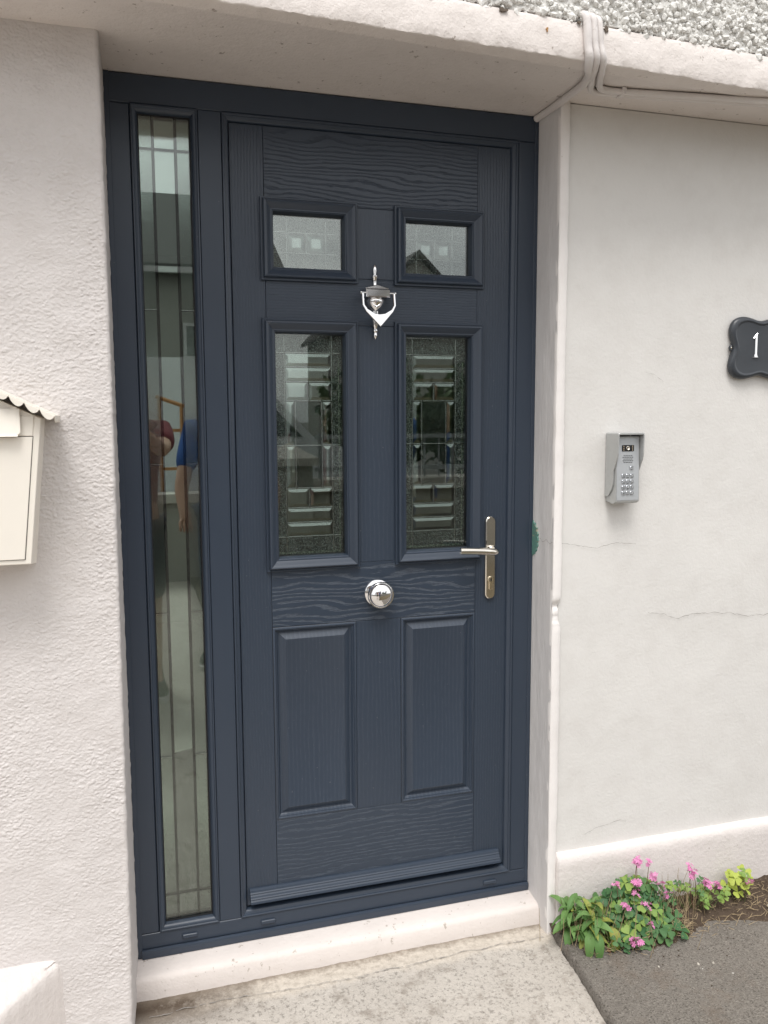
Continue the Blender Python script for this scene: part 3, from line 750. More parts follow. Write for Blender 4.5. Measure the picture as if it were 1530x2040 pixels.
# ================================================================== the door
door = empty('front_door', (.636, .012, .235), 'dark blue grey wood grain panelled front door with four small leaded windows', 'door')
YF = .0125; gp = .0004
def slab(name, x0, x1, z0, z1, m, label=None):
    return obj(name, MB().cbox(x0+gp, x1-gp, YF, .046, z0+gp, z1-gp, .0006), m, door, None, label)
slab('stile', .2740, .3535, .2330, 2.1690, M['stile']); slab('stile', .9030, .9955, .2330, 2.1690, M['stile'])
slab('rail', .3535, .9030, 1.9960, 2.1690, M['rail_top'], 'top rail with bold wavy grain')
slab('rail', .3535, .9030, 1.7120, 1.8260, M['rail_fine'], 'finely grained rail behind the knocker')
slab('rail', .3535, .9030, .9610, 1.1150, M['rail'], 'wide grained rail behind the round knob')
slab('rail', .3535, .9030, .2330, .4520, M['rail_low'], 'bottom rail with wavy grain')
slab('mullion', .5710, .6860, 1.8260, 1.9960, M['stile_b']); slab('mullion', .5710, .6860, 1.1150, 1.7120, M['stile_b'])
slab('mullion', .5710, .6930, .4520, .9610, M['stile_b'])
# fillers beside the windows, mostly under their frames
for (a, b) in ((.3535,.372),(.557,.571),(.686,.706),(.892,.903)):
    pass
for (x0, x1) in ((.3535,.5710), (.6930,.9030)):
    prf = [(0,YF+.0003),(.0030,YF-.0016),(.0055,YF-.0020),(.0075,YF+.0012),(.0095,YF+.0016),(.0115,YF+.0050),(.0140,YF+.0075),(.0175,YF+.0082),(.0200,YF+.0070),(.0300,YF-.0002),(.0325,YF-.0014),(.0335,YF-.0010)]
    obj('raised_panel', MB().ring(x0+gp, x1-gp, .4520+gp, .9610-gp, prf, cap=True), M['stile_b'], door, 25)

def cassette(x0, x1, z0, z1, kind):
    cf = obj('window_frame', MB().ring(x0, x1, z0, z1, [(0,YF+.004),(.0004,.0050),(.0012,.0040),(.0040,.0040),(.0048,.0052),(.0062,.0052),(.0068,.0000),(.0082,-.0042),(.0105,-.0052),(.0128,-.0042),(.0175,.0000),(.0230,.0052),(.0262,.0072),(.0282,.0068),(.0295,.0088),(.0312,.0096),(.0325,.0130),(.0332,.0290),(.0340,.0300),(.0340,.0640)]), M['mould'], door, 30)
    gx0, gx1, gz0, gz1 = x0+.0335, x1-.0335, z0+.0335, z1-.0335
    obj('pane', MB().box(gx0, gx1, .0300, .0335, gz0, gz1), M['glass_door'] if kind == 'tall' else M['glass_small'], cf, None)
    obj('back_pane', MB().box(gx0, gx1, .0585, .0615, gz0, gz1), M['glass_back'], cf, None)
    yc0, yc1 = .0470, .0530; ym = .050
    def came(pts, r=.0026):
        return obj('lead_came', MB().tube([(p[0], ym, p[1]) for p in pts], r, 8), M['lead'], cf, 60)
    def blob(x, z): blobs.append((x, z))
    blobs = []
    def text(a, b, c_, d): obj('granular_pane', MB().box(a+.0012, b-.0012, .0488, .0515, c_+.0012, d-.0012), M['glass_text'], cf, None)
    def bev(a, b, c_, d, iw=.0085):
        iw = min(iw, (b-a)*.36, (d-c_)*.36)
        obj('bevelled_pane', MB().ring(a+.0014, b-.0014, c_+.0014, d-.0014, [(0,.0520),(0,.0500),(iw,.0500-.22*iw)], cap=True), M['bevel'], cf, None)
    cxm = (x0+x1)/2
    if kind == 'small':
        a, b = cxm-.0490, cxm+.0495; c_, d = 1.8872, 1.9360
        for z in (c_, d): came([(gx0, z), (gx1, z)])
        for x in (a, b): came([(x, gz0), (x, gz1)])
        came([(cxm, c_), (cxm, d)])
        bev(a, cxm, c_, d, .012); bev(cxm, b, c_, d, .012)
        for (p, q) in ((gx0, a), (a, b), (b, gx1)):
            text(p, q, gz0, c_); text(p, q, d, gz1)
        text(gx0, a, c_, d); text(b, gx1, c_, d)
        for x in (a, b):
            for z in (c_, d): blob(x, z)
    else:
        Zl = [1.184, 1.220, 1.2574, 1.3077, 1.4155, 1.527, 1.5746, 1.611, 1.646]
        a, b = cxm-.0600, cxm+.0605; e, f_ = cxm-.0335, cxm+.0340
        for z in (Zl[0], Zl[4], Zl[8]): came([(gx0, z), (gx1, z)])
        for z in (Zl[1], Zl[2], Zl[3], Zl[5], Zl[6], Zl[7]): came([(a, z), (b, z)])
        for x in (a, b): came([(x, gz0), (x, gz1)])
        for x in (e, f_): came([(x, Zl[3]), (x, Zl[5])])
        came([(cxm, Zl[2]), (cxm, Zl[3])]); came([(cxm, Zl[5]), (cxm, Zl[6])])
        for (c_, d) in ((Zl[0],Zl[1]),(Zl[1],Zl[2]),(Zl[6],Zl[7]),(Zl[7],Zl[8])): bev(a, b, c_, d)
        for (c_, d) in ((Zl[2],Zl[3]),(Zl[5],Zl[6])): bev(a, cxm, c_, d); bev(cxm, b, c_, d)
        for (c_, d) in ((Zl[3],Zl[4]),(Zl[4],Zl[5])):
            bev(a, e, c_, d, .0105); bev(f_, b, c_, d, .0105)
            obj('reeded_pane', MB().box(e+.0012, f_-.0012, .0488, .0515, c_+.0012, d-.0012), M['glass_reed'], cf, None)
        for (p, q) in ((gx0, a), (b, gx1)):
            for (c_, d) in ((gz0,Zl[0]),(Zl[0],Zl[4]),(Zl[4],Zl[8]),(Zl[8],gz1)): text(p, q, c_, d)
        text(a, b, gz0, Zl[0]); text(a, b, Zl[8], gz1)
        def ragged(n, p0, p1, w_, ax):
            rr_ = random.Random(int(x0*1000)+n); e_ = MB(); k_ = 70
            for q in range(k_+1):
                u_ = p0+(p1-p0)*q/k_; o1 = w_*rr_.uniform(.0, .3); o2 = w_*rr_.uniform(.55, 1.0)
                e_.v += [(gx1-.0105+o1, .0478, u_), (gx1-.0105+o2, .0478, u_)] if ax == 'z' else [(u_, .0478, gz0+.0015+o1), (u_, .0478, gz0+.0015+o2)]
                if q: b_ = 2*q; e_.f.append((b_-2, b_-1, b_+1, b_))
            obj('lit_glass_edge', e_, M['lit_glass_edge'], cf, None)
        ragged(1, gz0+.004, gz1-.06, .0050, 'z'); ragged(2, gx0+.004, gx1-.006, .0085, 'x')
        for x in (a, b):
            for z in Zl: blob(x, z)
        for x in (e, f_):
            for z in (Zl[3], Zl[4], Zl[5]): blob(x, z)
        for z in (Zl[2], Zl[3], Zl[5], Zl[6]): blob(cxm, z)
    sb = MB()
    for (x, z) in blobs: sb.sphere((x, ym-.0008, z), .0030, 8, 5)
    obj('solder_joint', sb, M['lead'], cf, 60, kind='stuff')
cassette(.3420, .5820, 1.8130, 2.0070, 'small'); cassette(.6765, .9190, 1.8130, 2.0070, 'small')
cassette(.3420, .5820, 1.1040, 1.7240, 'tall'); cassette(.6765, .9190, 1.1040, 1.7240, 'tall')
# weather bar
obj('weather_bar', MB().prism([(YF,.2790),(YF-.004,.2785),(YF-.009,.2760),(YF-.0105,.2715),(YF-.0125,.2690),(YF-.0125,.2665),(YF-.016,.2640),(YF-.0175,.2605),(YF-.0195,.2580),(YF-.0195,.2555),(YF-.023,.2530),(YF-.0245,.2475),(YF-.020,.2465),(YF,.2480)], .2810, .9765, 'YZ'), M['frame'], door, None)
# knocker
kx = .6260
kn = obj('door_knocker', MB().lathe([(.0004,1.8620),(.0032,1.8590),(.0050,1.8530),(.0052,1.8460),(.0040,1.8400),(.0042,1.8365),(.0078,1.8345),(.0080,1.8310),(.0062,1.8285),(.0048,1.8200),(.0050,1.8130),(.0062,1.8090)], (kx, YF-.003, 0), 'Z', 18), M['chrome'], door, 40, label='chrome urn shaped door knocker')
obj('knocker_head', MB().prism([(kx-.0300,1.7995),(kx-.0300,1.8030),(kx,1.8105),(kx+.0300,1.8030),(kx+.0300,1.7995)], -.0150, YF+.002, 'XZ', .0015).prism([(kx-.0310,1.7790),(kx-.0310,1.7990),(kx+.0310,1.7990),(kx+.0310,1.7790)], -.0240, YF+.002, 'XZ', .0022), M['chrome'], kn, None)
obj('knocker_urn', MB().lathe([(.0205,1.7788),(.0228,1.7765),(.0232,1.7720),(.0220,1.7650),(.0185,1.7575),(.0130,1.7515),(.0088,1.7480),(.0082,1.7400),(.0080,1.7260),(.0068,1.7120),(.0045,1.7050),(.0062,1.7010),(.0062,1.6985),(.0040,1.6950),(.0050,1.6905),(.0052,1.6870),(.0036,1.6830),(.0004,1.6790)], (kx, YF-.006, 0), 'Z', 24), M['chrome'], kn, 40)
ring_p = [(-.0430,1.7890),(-.0430,1.7580),(-.0350,1.7435),(0,1.7060),(.0350,1.7435),(.0430,1.7580),(.0430,1.7890),(.0375,1.7890),(.0375,1.7600),(.0310,1.7490),(.0130,1.7385),(0,1.7365),(-.0130,1.7385),(-.0310,1.7490),(-.0375,1.7600),(-.0375,1.7890)]
obj('striker', MB().prism([(kx+p[0], p[1]) for p in ring_p], -.0245, -.0165, 'XZ', .0012), M['chrome'], kn, None)
for v_ in bpy.data.objects['striker'].data.vertices: v_.co.y -= (1.789-v_.co.z)*.21
obj('pivot_pin', MB().lathe([(.0022,-.0465),(.0036,-.0455),(.0036,-.0420),(.0020,-.0410),(.0020,.0410),(.0036,.0420),(.0036,.0455),(.0022,.0465)], (kx, -.0200, 1.7890), 'X', 12), M['chrome'], kn, 40)
# centre knob
obj('door_knob', MB().lathe([(.0355,.0125),(.0355,.0095),(.0340,.0070),(.0300,.0050),(.0240,.0036),(.0180,.0020),(.0150,-.0030),(.0155,-.0090),(.0230,-.0140),(.0325,-.0175),(.0345,-.0195),(.0348,-.0225),(.0335,-.0245),(.0318,-.0248),(.0310,-.0240),(.0304,-.0258),(.0270,-.0300),(.0210,-.0340),(.0130,-.0366),(.0050,-.0378),(.0004,-.0380)], (.6285, 0, 1.0330), 'Y', 48), M['chrome'], door, 32, label='round polished chrome centre knob')
# lever handle on its plate
def stadium(xc, z0, z1, r, n=14):
    pts = []
    for i in range(n+1):
        a = math.pi*i/n; pts.append((xc+r*math.cos(a), z1-r+r*math.sin(a)))
    for i in range(n+1):
        a = math.pi+math.pi*i/n; pts.append((xc+r*math.cos(a), z0+r+r*math.sin(a)))
    return pts
hp = obj('handle', MB().prism(stadium(.9440, .9965, 1.2205, .0142), .0030, YF+.001, 'XZ', .0022), M['satin'], door, 30, label='satin metal lever handle on a long back plate')
lp = [(.944,.004,1.1300),(.944,-.012,1.1300),(.9435,-.028,1.1302),(.9385,-.0375,1.1312),(.928,-.0405,1.1325),(.905,-.0410,1.1350),(.870,-.0400,1.1372),(.846,-.0385,1.1385),(.8405,-.0380,1.1388)]
lpp = smooth_path(lp, 5)
m_ = MB().tube(lpp, [.0105 if p.y > -.02 else .0092 for p in lpp], 14)
obj('lever', m_, M['satin'], hp, 50)
obj('boss', MB().lathe([(.0135,.004),(.0135,-.003),(.0120,-.006),(.0108,-.010)], (.944, 0, 1.1300), 'Y', 24), M['satin'], hp, 40)
kz = 1.0500
cyl = [( .944+.0088*math.cos(a), kz+.0088*math.sin(a)) for a in np.linspace(-math.pi*.30, math.pi*1.30, 20)]
cyl += [(.944-.0050, kz-.0235)]+[(.944+.0050*math.cos(a), kz-.0235+.0050*math.sin(a)) for a in np.linspace(math.pi*1.1, math.pi*1.9, 6)]+[(.944+.0050, kz-.0235)]
obj('lock_cylinder', MB().prism(cyl, -.0010, .006, 'XZ', .0008), M['ground_tint'], hp, 30)
obj('keyhole', MB().box(.9422, .9458, -.0014, -.0008, kz-.0045, kz+.0035), M['black'], hp, None)

# ================================================================== entry phone
YW = -.109
ph = empty('entry_phone', (1.2565, YW, 1.262), 'silver grey entry phone with keypad and camera on the smooth wall right of the door', 'intercom')
M['ipaint'] = simple('silver_grey_paint', (.47,.48,.475), .42, .35, var=.05, sc=80)
M['iface'] = simple('brushed_silver_face', (.52,.54,.56), .40, .45, var=.04, sc=120)
M['ikey'] = simple('chrome_key', (.55,.57,.60), .22, .9, var=.1, sc=300)
M['iled'] = simple('infrared_led', (.62,.50,.36), .3, .3)
hx0, hx1 = 1.2195, 1.2935
body = [(YW,1.2640),(YW-.030,1.2590),(YW-.036,1.2600),(YW-.0465,1.2660),(YW-.0400,1.4330),(YW,1.4330)]
obj('casing', MB().prism(body, hx0+.0024, hx1-.0024, 'YZ'), M['ipaint'], ph, None)
hs = [(YW,1.4400),(YW-.0570,1.4400),(YW-.0585,1.4370),(YW-.0570,1.3900),(YW-.0540,1.3760),(YW-.0440,1.3560),(YW-.0380,1.3440),(YW-.0360,1.3080),(YW-.0300,1.2950),(YW-.0180,1.2810),(YW-.0120,1.2770),(YW,1.2770)]
hd = obj('rain_hood', MB().prism(hs, hx0-.0016, hx0+.0014, 'YZ').prism(hs, hx1-.0014, hx1+.0016, 'YZ').prism([(hx0-.0010,1.4375),(hx0-.0010,1.4405),(hx0+.003,1.4430),(hx1-.003,1.4430),(hx1+.0010,1.4405),(hx1+.0010,1.4375)], YW-.0585, YW, 'XZ', .001), M['ipaint'], ph, None)
def fyz(z): return YW-.0465+(z-1.266)*(.0065/.167)   # the sloping face
fp = obj('face_plate', MB().prism([(hx0+.0050,1.2690),(hx1-.0050,1.2690),(hx1-.0050,1.4280),(hx0+.0050,1.4280)], 0, .001, 'XZ'), M['iface'], ph, None)
for vtx in fp.data.vertices: vtx.co.y = fyz(vtx.co.z)-.0012+vtx.co.y*.8
xc = (hx0+hx1)/2
def onface(mb, d):  # shift a shape built at y=0 onto the sloping face
    mb.v = [(x, y+fyz(z)-d, z) for (x, y, z) in mb.v]; return mb
cwz = 1.4030
cw = obj('camera_window', onface(MB().prism([(xc-.0165,cwz-.0080),(xc+.0165,cwz-.0080),(xc+.0175,cwz-.0070),(xc+.0175,cwz+.0070),(xc+.0165,cwz+.0080),(xc-.0165,cwz+.0080),(xc-.0175,cwz+.0070),(xc-.0175,cwz-.0070)], 0, .002, 'XZ'), .0025), M['black'], ph, None)
obj('lens', onface(MB().lathe([(.0052,.0),(.0052,-.0012),(.0042,-.0016),(.0030,-.0004),(.0016,.0),(.0004,.0002)], (xc-.0012,0,cwz), 'Y', 20), .0025), M['satin'], cw, 30)
for sx_ in (-1, 1):
    for k in (-1, 0, 1):
        obj('led', onface(MB().sphere((xc+sx_*.0128, 0, cwz+k*.0050), .0014, 8, 6), .0026), M['iled'], cw, 60)
gr = MB()
for r_ in range(5):
    for k in range(6 if r_ % 2 else 5):
        x = xc+(k-(2.5 if r_ % 2 else 2))*.0054; z = 1.3838-r_*.0043
        gr.box(x-.0017, x+.0017, fyz(z)-.0022, fyz(z)-.0010, z-.0006, z+.0006)
obj('speaker_slot', gr, M['black'], ph, None)
def text_mesh(ch, size):
    cu = bpy.data.curves.new('t', 'FONT'); cu.body = ch; cu.size = size; cu.extrude = .00008; cu.align_x = 'CENTER'; cu.align_y = 'CENTER'; cu.resolution_u = 2
    o = bpy.data.objects.new('t', cu); COL.objects.link(o)
    dg = bpy.context.evaluated_depsgraph_get(); me = bpy.data.meshes.new_from_object(o.evaluated_get(dg))
    bpy.data.objects.remove(o); bpy.data.curves.remove(cu); return me
M['white'] = simple('white_ink', (.75,.75,.75), .5)
def key(x, z, ch, nm='key'):
    w_ = .0046
    k = obj(nm, onface(MB().prism([(x-w_,z-w_+.001),(x-w_+.001,z-w_),(x+w_-.001,z-w_),(x+w_,z-w_+.001),(x+w_,z+w_-.001),(x+w_-.001,z+w_),(x-w_+.001,z+w_),(x-w_,z+w_-.001)], -.0018, .0022, 'XZ', .0011), .0024), M['ikey'], ph, None)
    me = text_mesh(ch, .0062)
    for v_ in me.vertices: v_.co = (v_.co.x+x, fyz(z)-.0045-v_.co.z, v_.co.y+z)
    link('digit', me, M['white'], k)
for i, ch in enumerate('123456789*0#'):
    r_, c_ = divmod(i, 3); key(xc-.0135+c_*.0125, 1.3320-r_*.0148, ch)
m_ = key(xc+.0105, 1.3520, 'o', 'call_button')

# ================================================================== number plate
npx, npz = 1.6800, 1.6665
M['slate'] = simple('dark_slate_plate', (.040,.046,.055), .35, var=.08, sc=60)
plate = empty('house_number', (npx, -.11, npz), 'dark scalloped number plate with a silver numeral 1 on the smooth wall', 'number plate')
def qf(k, s_=1.0):
    th = 2*math.pi*k/96; r_ = (1-.17*math.cos(4*th))
    return (npx+.1046*s_*r_*math.cos(th), npz+.0886*s_*r_*math.sin(th))
mb = MB()
prof = [(.975,-.1115),(.99,-.1120),(1.0,-.1160),(.995,-.1195),(.97,-.1235),(.93,-.1260),(.885,-.1275),(.85,-.1268),(.83,-.1252),(.81,-.1250),(.4,-.1250)]
for (s_, y) in prof:
    for k in range(96): x, z = qf(k, s_); mb.v.append((x, y, z))
for i in range(len(prof)-1):
    for k in range(96): k2 = (k+1) % 96; mb.f.append((i*96+k, i*96+k2, (i+1)*96+k2, (i+1)*96+k))
mb.f.append(tuple((len(prof)-1)*96+k for k in range(96)))
obj('backing', mb, M['slate'], plate, 50)
nx, nz = 1.6625, 1.6730
one = [(-.0125,.0195),(.0015,.0335),(.0030,.0335),(.0030,-.0225),(.0050,-.0285),(.0100,-.0325),(-.0125,-.0325),(-.0065,-.0285),(-.0045,-.0225),(-.0045,.0190)]
obj('numeral', MB().prism([(nx+p[0]*.92, nz+p[1]) for p in one], -.1290, -.1245, 'XZ', .0018), M['chrome'], plate, None)
for sx_ in (-1, 1):
    ex = npx+sx_*.0885
    rg = obj('fixing_ring', MB().lathe([(.0080,0),(.0080,-.005),(.0068,-.006),(.0052,-.006),(.0048,-.002)], (ex, -.1130, npz), 'Y', 20), M['slate'], plate, 40)
    obj('screw', MB().lathe([(.0046,0),(.0046,-.0030),(.0032,-.0042),(.0004,-.0044)], (ex, -.1130, npz), 'Y', 14), M['satin'], rg, 40)

# ================================================================== mailbox
mbx = empty('mailbox', (-.296, -.2, 1.19), 'cream house shaped metal mailbox with scalloped roof on the rough wall', 'mailbox')
M['cream'] = simple('cream_powder_coat', (.80,.755,.68), .42, var=.03, sc=12, bump=.0002, bs=500)
M['cream_in'] = simple('shadow_gap', (.10,.095,.085), .8)
mc = -.296
zt_, zb = 1.487, 1.2045
xt, xb = .1590, .1285
YB, YM = -.200, -.2985
def taper(z): return xb+(xt-xb)*(z-zb)/(zt_-zb)
bpoly = [(mc-xb, zb), (mc+xb, zb), (mc+xt, zt_), (mc, zt_+.079), (mc-xt, zt_)]
mb = MB().prism(bpoly, YM, YB, 'XZ', .0012)
# the foot slopes back to the wall
mb.v = [(x, y, z-(.014*(y-YM)/.0985 if z < zb+.002 else 0)) for (x, y, z) in mb.v]
obj('body', mb, M['cream'], mbx, None)
zs1 = 1.4520; e_ = .0125
dpoly = [(mc-taper(zb+.012)+e_, zb+.010), (mc+taper(zb+.012)-e_, zb+.010), (mc+taper(zs1)-e_, zs1), (mc-taper(zs1)+e_, zs1)]
obj('door_gap', MB().prism([(p[0]*1.0+(-.0014 if p[0] < mc else .0014), p[1]+(-.0012 if p[1] < 1.3 else .0014)) for p in dpoly], YM-.0004, YM+.001, 'XZ'), M['cream_in'], mbx, None)
obj('front_panel', MB().prism(dpoly, YM-.0030, YM+.002, 'XZ', .0008), M['cream'], mbx, None)
upoly = [(mc-taper(zs1)+e_, zs1+.0020), (mc+taper(zs1)-e_, zs1+.0020), (mc+taper(1.49)-e_, 1.492), (mc-taper(1.49)+e_, 1.492)]
obj('upper_panel', MB().prism(upoly, YM-.0022, YM+.002, 'XZ', .0008), M['cream'], mbx, None)
fl = MB().prism([(mc-.1230,1.4600),(mc-.1180,1.4560),(mc+.1180,1.4560),(mc+.1230,1.4600),(mc+.1225,1.5060),(mc-.1225,1.5060)], -.0035, .0, 'XZ', .0010)
fl.v = [(x, YM-.0045+y-.0075*max(0, (1.5060-z)/.05)**1.5, z) for (x, y, z) in fl.v]
fo = obj('letter_flap', fl, M['cream'], mbx, None)
obj('flap_lip', MB().prism([(YM-.0080,1.4590),(YM-.0185,1.4555),(YM-.0195,1.4535),(YM-.0180,1.4530),(YM-.0080,1.4560)], mc-.1180, mc+.1180, 'YZ'), M['cream'], fo, None)
M['labelwin'] = simple('pale_lilac_card', (.60,.58,.66), .4)
lw = obj('name_card', MB().prism([(mc-.045,1.4680),(mc+.0740,1.4680),(mc+.0740,1.4960),(mc-.045,1.4960)], 0, .001, 'XZ'), M['labelwin'], fo, None)
for v_ in lw.data.vertices: v_.co.y = YM-.0090-.0075*max(0, (1.5060-v_.co.z)/.05)**1.5+v_.co.y
for sx_ in (-1, 1):
    obj('hinge', MB().box(mc+sx_*.1120-.005, mc+sx_*.1120+.005, YM-.0075, YM-.002, 1.5050, 1.5090), M['cream'], mbx, None)
# roof: two sloping sheets with scalloped verge and fringed eaves
ex, ez = .1860, 1.4905; ax_, az = 0.0, 1.5800
rf = MB()
for s_ in (-1, 1):
    a, b = (mc, az), (mc+s_*ex, ez)
    tx, tz = (b[0]-a[0]), (b[1]-a[1]); ln = math.hypot(tx, tz); nx_, nz_ = -tz/ln*s_, tx/ln*s_
    rf.prism([a, b, (b[0]+nx_*.0024, b[1]+nz_*.0024), (a[0], a[1]+.0028)], YM-.026, YB, 'XZ')
roof = obj('roof', rf, M['cream'], mbx, None)
def scallop_row(a, b, n, r, y0_, y1_):
    """hanging half discs along the line a-b in the xz plane"""
    for i in range(n):
        c0 = (a[0]+(b[0]-a[0])*i/n, a[1]+(b[1]-a[1])*i/n); c1 = (a[0]+(b[0]-a[0])*(i+1)/n, a[1]+(b[1]-a[1])*(i+1)/n)
        pts = [c1, c0]
        for k in range(1, 9):
            s = k/9; px_ = c0[0]+(c1[0]-c0[0])*s; pz_ = c0[1]+(c1[1]-c0[1])*s
            pts.append((px_, pz_-r*math.sin(math.pi*s)**.75))
        obj('scallop', MB().prism(pts, y0_, y1_, 'XZ', .0004), M['cream'], roof, None)
for s_ in (-1, 1):
    scallop_row((mc, az+.001), (mc+s_*ex, ez+.001), 7, .0125, YM-.0275, YM-.0258)
    for k in range(5):
        yy = YM-.026+k*(.1245/5)
        pts = [(yy+.0249, ez+.001), (yy, ez+.001)]+[(yy+.0249*q/9, ez+.001-.0125*math.sin(math.pi*q/9)**.75) for q in range(1, 9)]
        obj('scallop', MB().prism(pts, mc+s_*ex-.0008, mc+s_*ex+.0008, 'YZ'), M['cream'], roof, None)

# ================================================================== plants
def leaf_mat(name, c1, c2, yel=None):
    t = MT(name); oi = t.n.new('ShaderNodeObjectInfo'); v = t.map()
    c = t.mix(oi.outputs['Random'], c1, c2)
    c = t.mix(t.math('MULTIPLY', t.noise(v, 90, 3, .6), .5), c, tuple(x*1.5 for x in c1))
    if yel: c = t.mix(t.ramp(t.noise(t.map(), 45, 3, .6), [(.5,(0,0,0)),(.62,(1,1,1))]), c, yel)
    t.set(color=c, rough=.5, spec=.35, normal=t.bump(t.noise(v, 260, 2), .3, .001))
    tl = t.n.new('ShaderNodeBsdfTranslucent'); t.l.new(c, tl.inputs['Color']); ms = t.n.new('ShaderNodeMixShader'); ms.inputs[0].default_value = .28
    t.l.new(t.b.outputs[0], ms.inputs[1]); t.l.new(tl.outputs[0], ms.inputs[2]); t.l.new(ms.outputs[0], t.out.inputs['Surface'])
    return t.m
M['clover'] = leaf_mat('clover_green', (.048,.135,.052), (.135,.25,.085))
M['clover_lt'] = leaf_mat('clover_light_green', (.18,.30,.07), (.28,.38,.09))
M['clover_yel'] = leaf_mat('clover_yellow_green', (.36,.44,.08), (.45,.50,.10))
M['herb'] = leaf_mat('herb_green', (.11,.22,.065), (.19,.32,.105))
M['herb_yel'] = leaf_mat('herb_yellowing', (.22,.30,.07), (.28,.33,.08), (.46,.36,.07))
M['stem'] = simple('plant_stem', (.13,.16,.06), .6, var=.2, sc=60)
M['stem_red'] = simple('reddish_stem', (.20,.11,.07), .6, var=.2, sc=60)
M['dead'] = simple('dead_leaf', (.26,.13,.065), .8, var=.3, sc=80)
M['straw'] = simple('dry_straw', (.42,.32,.19), .85, var=.3, sc=90)
t = MT('pink_petal'); c = t.mix(t.noise(t.map(), 150, 2), (.68,.20,.46), (.86,.42,.66)); M['petal'] = t.set(color=c, rough=.55, spec=.2)
tl = t.n.new('ShaderNodeBsdfTranslucent'); t.l.new(c, tl.inputs['Color']); ms = t.n.new('ShaderNodeMixShader'); ms.inputs[0].default_value = .3
t.l.new(t.b.outputs[0], ms.inputs[1]); t.l.new(tl.outputs[0], ms.inputs[2]); t.l.new(ms.outputs[0], t.out.inputs['Surface'])

def clover_mesh(s, fold, seed):
    """three heart shaped leaflets, each folded along its midrib; faces +z, unit radius s"""
    rr = random.Random(seed); m_ = MB()
    out = [(.0,0),(.18,.16),(.45,.40),(.72,.56),(.95,.52),(1.03,.30),(.90,0)]
    for k in range(3):
        a = 2*math.pi*k/3+rr.uniform(-.15,.15); ca_, sa = math.cos(a), math.sin(a)
        sc = s*rr.uniform(.88,1.08); dr = rr.uniform(.05,.28)
        def P_(u, v_):
            z = abs(v_)*fold-dr*u*u+.06*math.sin(u*5+seed)*abs(v_)
            return ((u*ca_-v_*sa)*sc, (u*sa+v_*ca_)*sc, z*sc)
        b = len(m_.v); mid = [(.0,0),(.30,0),(.62,0),(.90,0)]
        for (u, v_) in mid: m_.v.append(P_(u, v_))
        L_ = [(.18,.16),(.45,.42),(.74,.57),(.98,.46),(1.02,.22)]
        for sg in (1, -1):
            c0 = len(m_.v)
            for (u, v_) in L_: m_.v.append(P_(u, sg*v_))
            fs = [(b, c0, b+1), (b+1, c0, c0+1), (b+1, c0+1, b+2), (b+2, c0+1, c0+2), (b+2, c0+2, c0+3), (b+2, c0+3, b+3), (b+3, c0+3, c0+4)]
            m_.f += [f if sg < 0 else f[::-1] for f in fs]
    me = bpy.data.meshes.new('leaf'); me.from_pydata(m_.v, [], m_.f); me.update(); shade(me, 60); return me
def blade_mesh(ln, wd, droop, seed, tw=.0):
    rr = random.Random(seed); m_ = MB(); n = 9
    for i in range(n):
        s = i/(n-1); w_ = wd*(math.sin(math.pi*min(1, s*.86+.10))**.8)*(1 if s < .97 else .15)
        x = ln*(s-.25*droop*s*s); z = ln*(.42*s-droop*s*s)
        tws = tw*s
        for v_ in (-1, -.5, 0, .5, 1):
            yy = w_*v_; zz = z+abs(v_)*w_*.45+.02*wd*math.sin(i*2+v_*2+seed)
            m_.v.append((x, yy*math.cos(tws), zz+yy*math.sin(tws)))
    for i in range(n-1):
        for k in range(4):
            a = i*5+k; m_.f.append((a, a+5, a+6, a+1))
    me = bpy.data.meshes.new('leaf'); me.from_pydata(m_.v, [], m_.f); me.update(); shade(me, 60); return me
def flower_mesh(seed, n=7, spread=.012, fs=.0068):
    """loose head of small five petalled flowers"""
    rr = random.Random(seed); m_ = MB()
    for k in range(n):
        a = rr.uniform(0, 6.28); r_ = spread*math.sqrt(rr.random()); c = Vector((r_*math.cos(a), r_*math.sin(a)*.9, rr.uniform(-.006,.006)))
        nrm = (c+Vector((0,-.008,.010))+Vector((rr.uniform(-1,1),rr.uniform(-1,1),rr.uniform(-.5,1)))*.006).normalized()
        q = nrm.to_track_quat('Z', 'Y').to_matrix(); s = fs*rr.uniform(.8,1.15); ph = rr.uniform(0,6)
        for p in range(5):
            th = ph+2*math.pi*p/5
            pts = [(.0,0,-.25),(.45,.26,.05),(.92,.34,.18),(1.05,0,.14),(.92,-.34,.18),(.45,-.26,.05)]
            b = len(m_.v)
            for (u, v_, z) in pts:
                l = Vector((u*math.cos(th)-v_*math.sin(th), u*math.sin(th)+v_*math.cos(th), z))*s
                m_.v.append(tuple(c+q@l))
            m_.f += [(b,b+1,b+5),(b+1,b+2,b+4,b+5),(b+2,b+3,b+4)]
    me = bpy.data.meshes.new('flower'); me.from_pydata(m_.v, [], m_.f); me.update(); shade(me, 50); return me
clov = {}
for nm in ('clover','clover_lt','clover_yel'):
    clov[nm] = []
    for i, fo_ in enumerate((.05,.22,.40,.15)):
        me = clover_mesh(1.0, fo_, i*3+1); me.materials.append(M[nm]); clov[nm].append(me)
flw = []
for i in range(5):
    me = flower_mesh(i+20, 6+i % 4, .0115, .0068); me.materials.append(M['petal']); flw.append(me)
def inst(name, me, root, loc, rot, s=1.0):
    o = bpy.data.objects.new(name, me); COL.objects.link(o); o.parent = root
    o.location = Vector(loc)-root_loc(root); o.rotation_euler = rot; o.scale = (s, s, s); return o
def face_rot(nrm, spin):
    q = Vector(nrm).normalized().to_track_quat('Z', 'Y').to_euler(); m3 = q.to_matrix() @ Matrix.Rotation(spin, 3, 'Z'); return m3.to_euler()

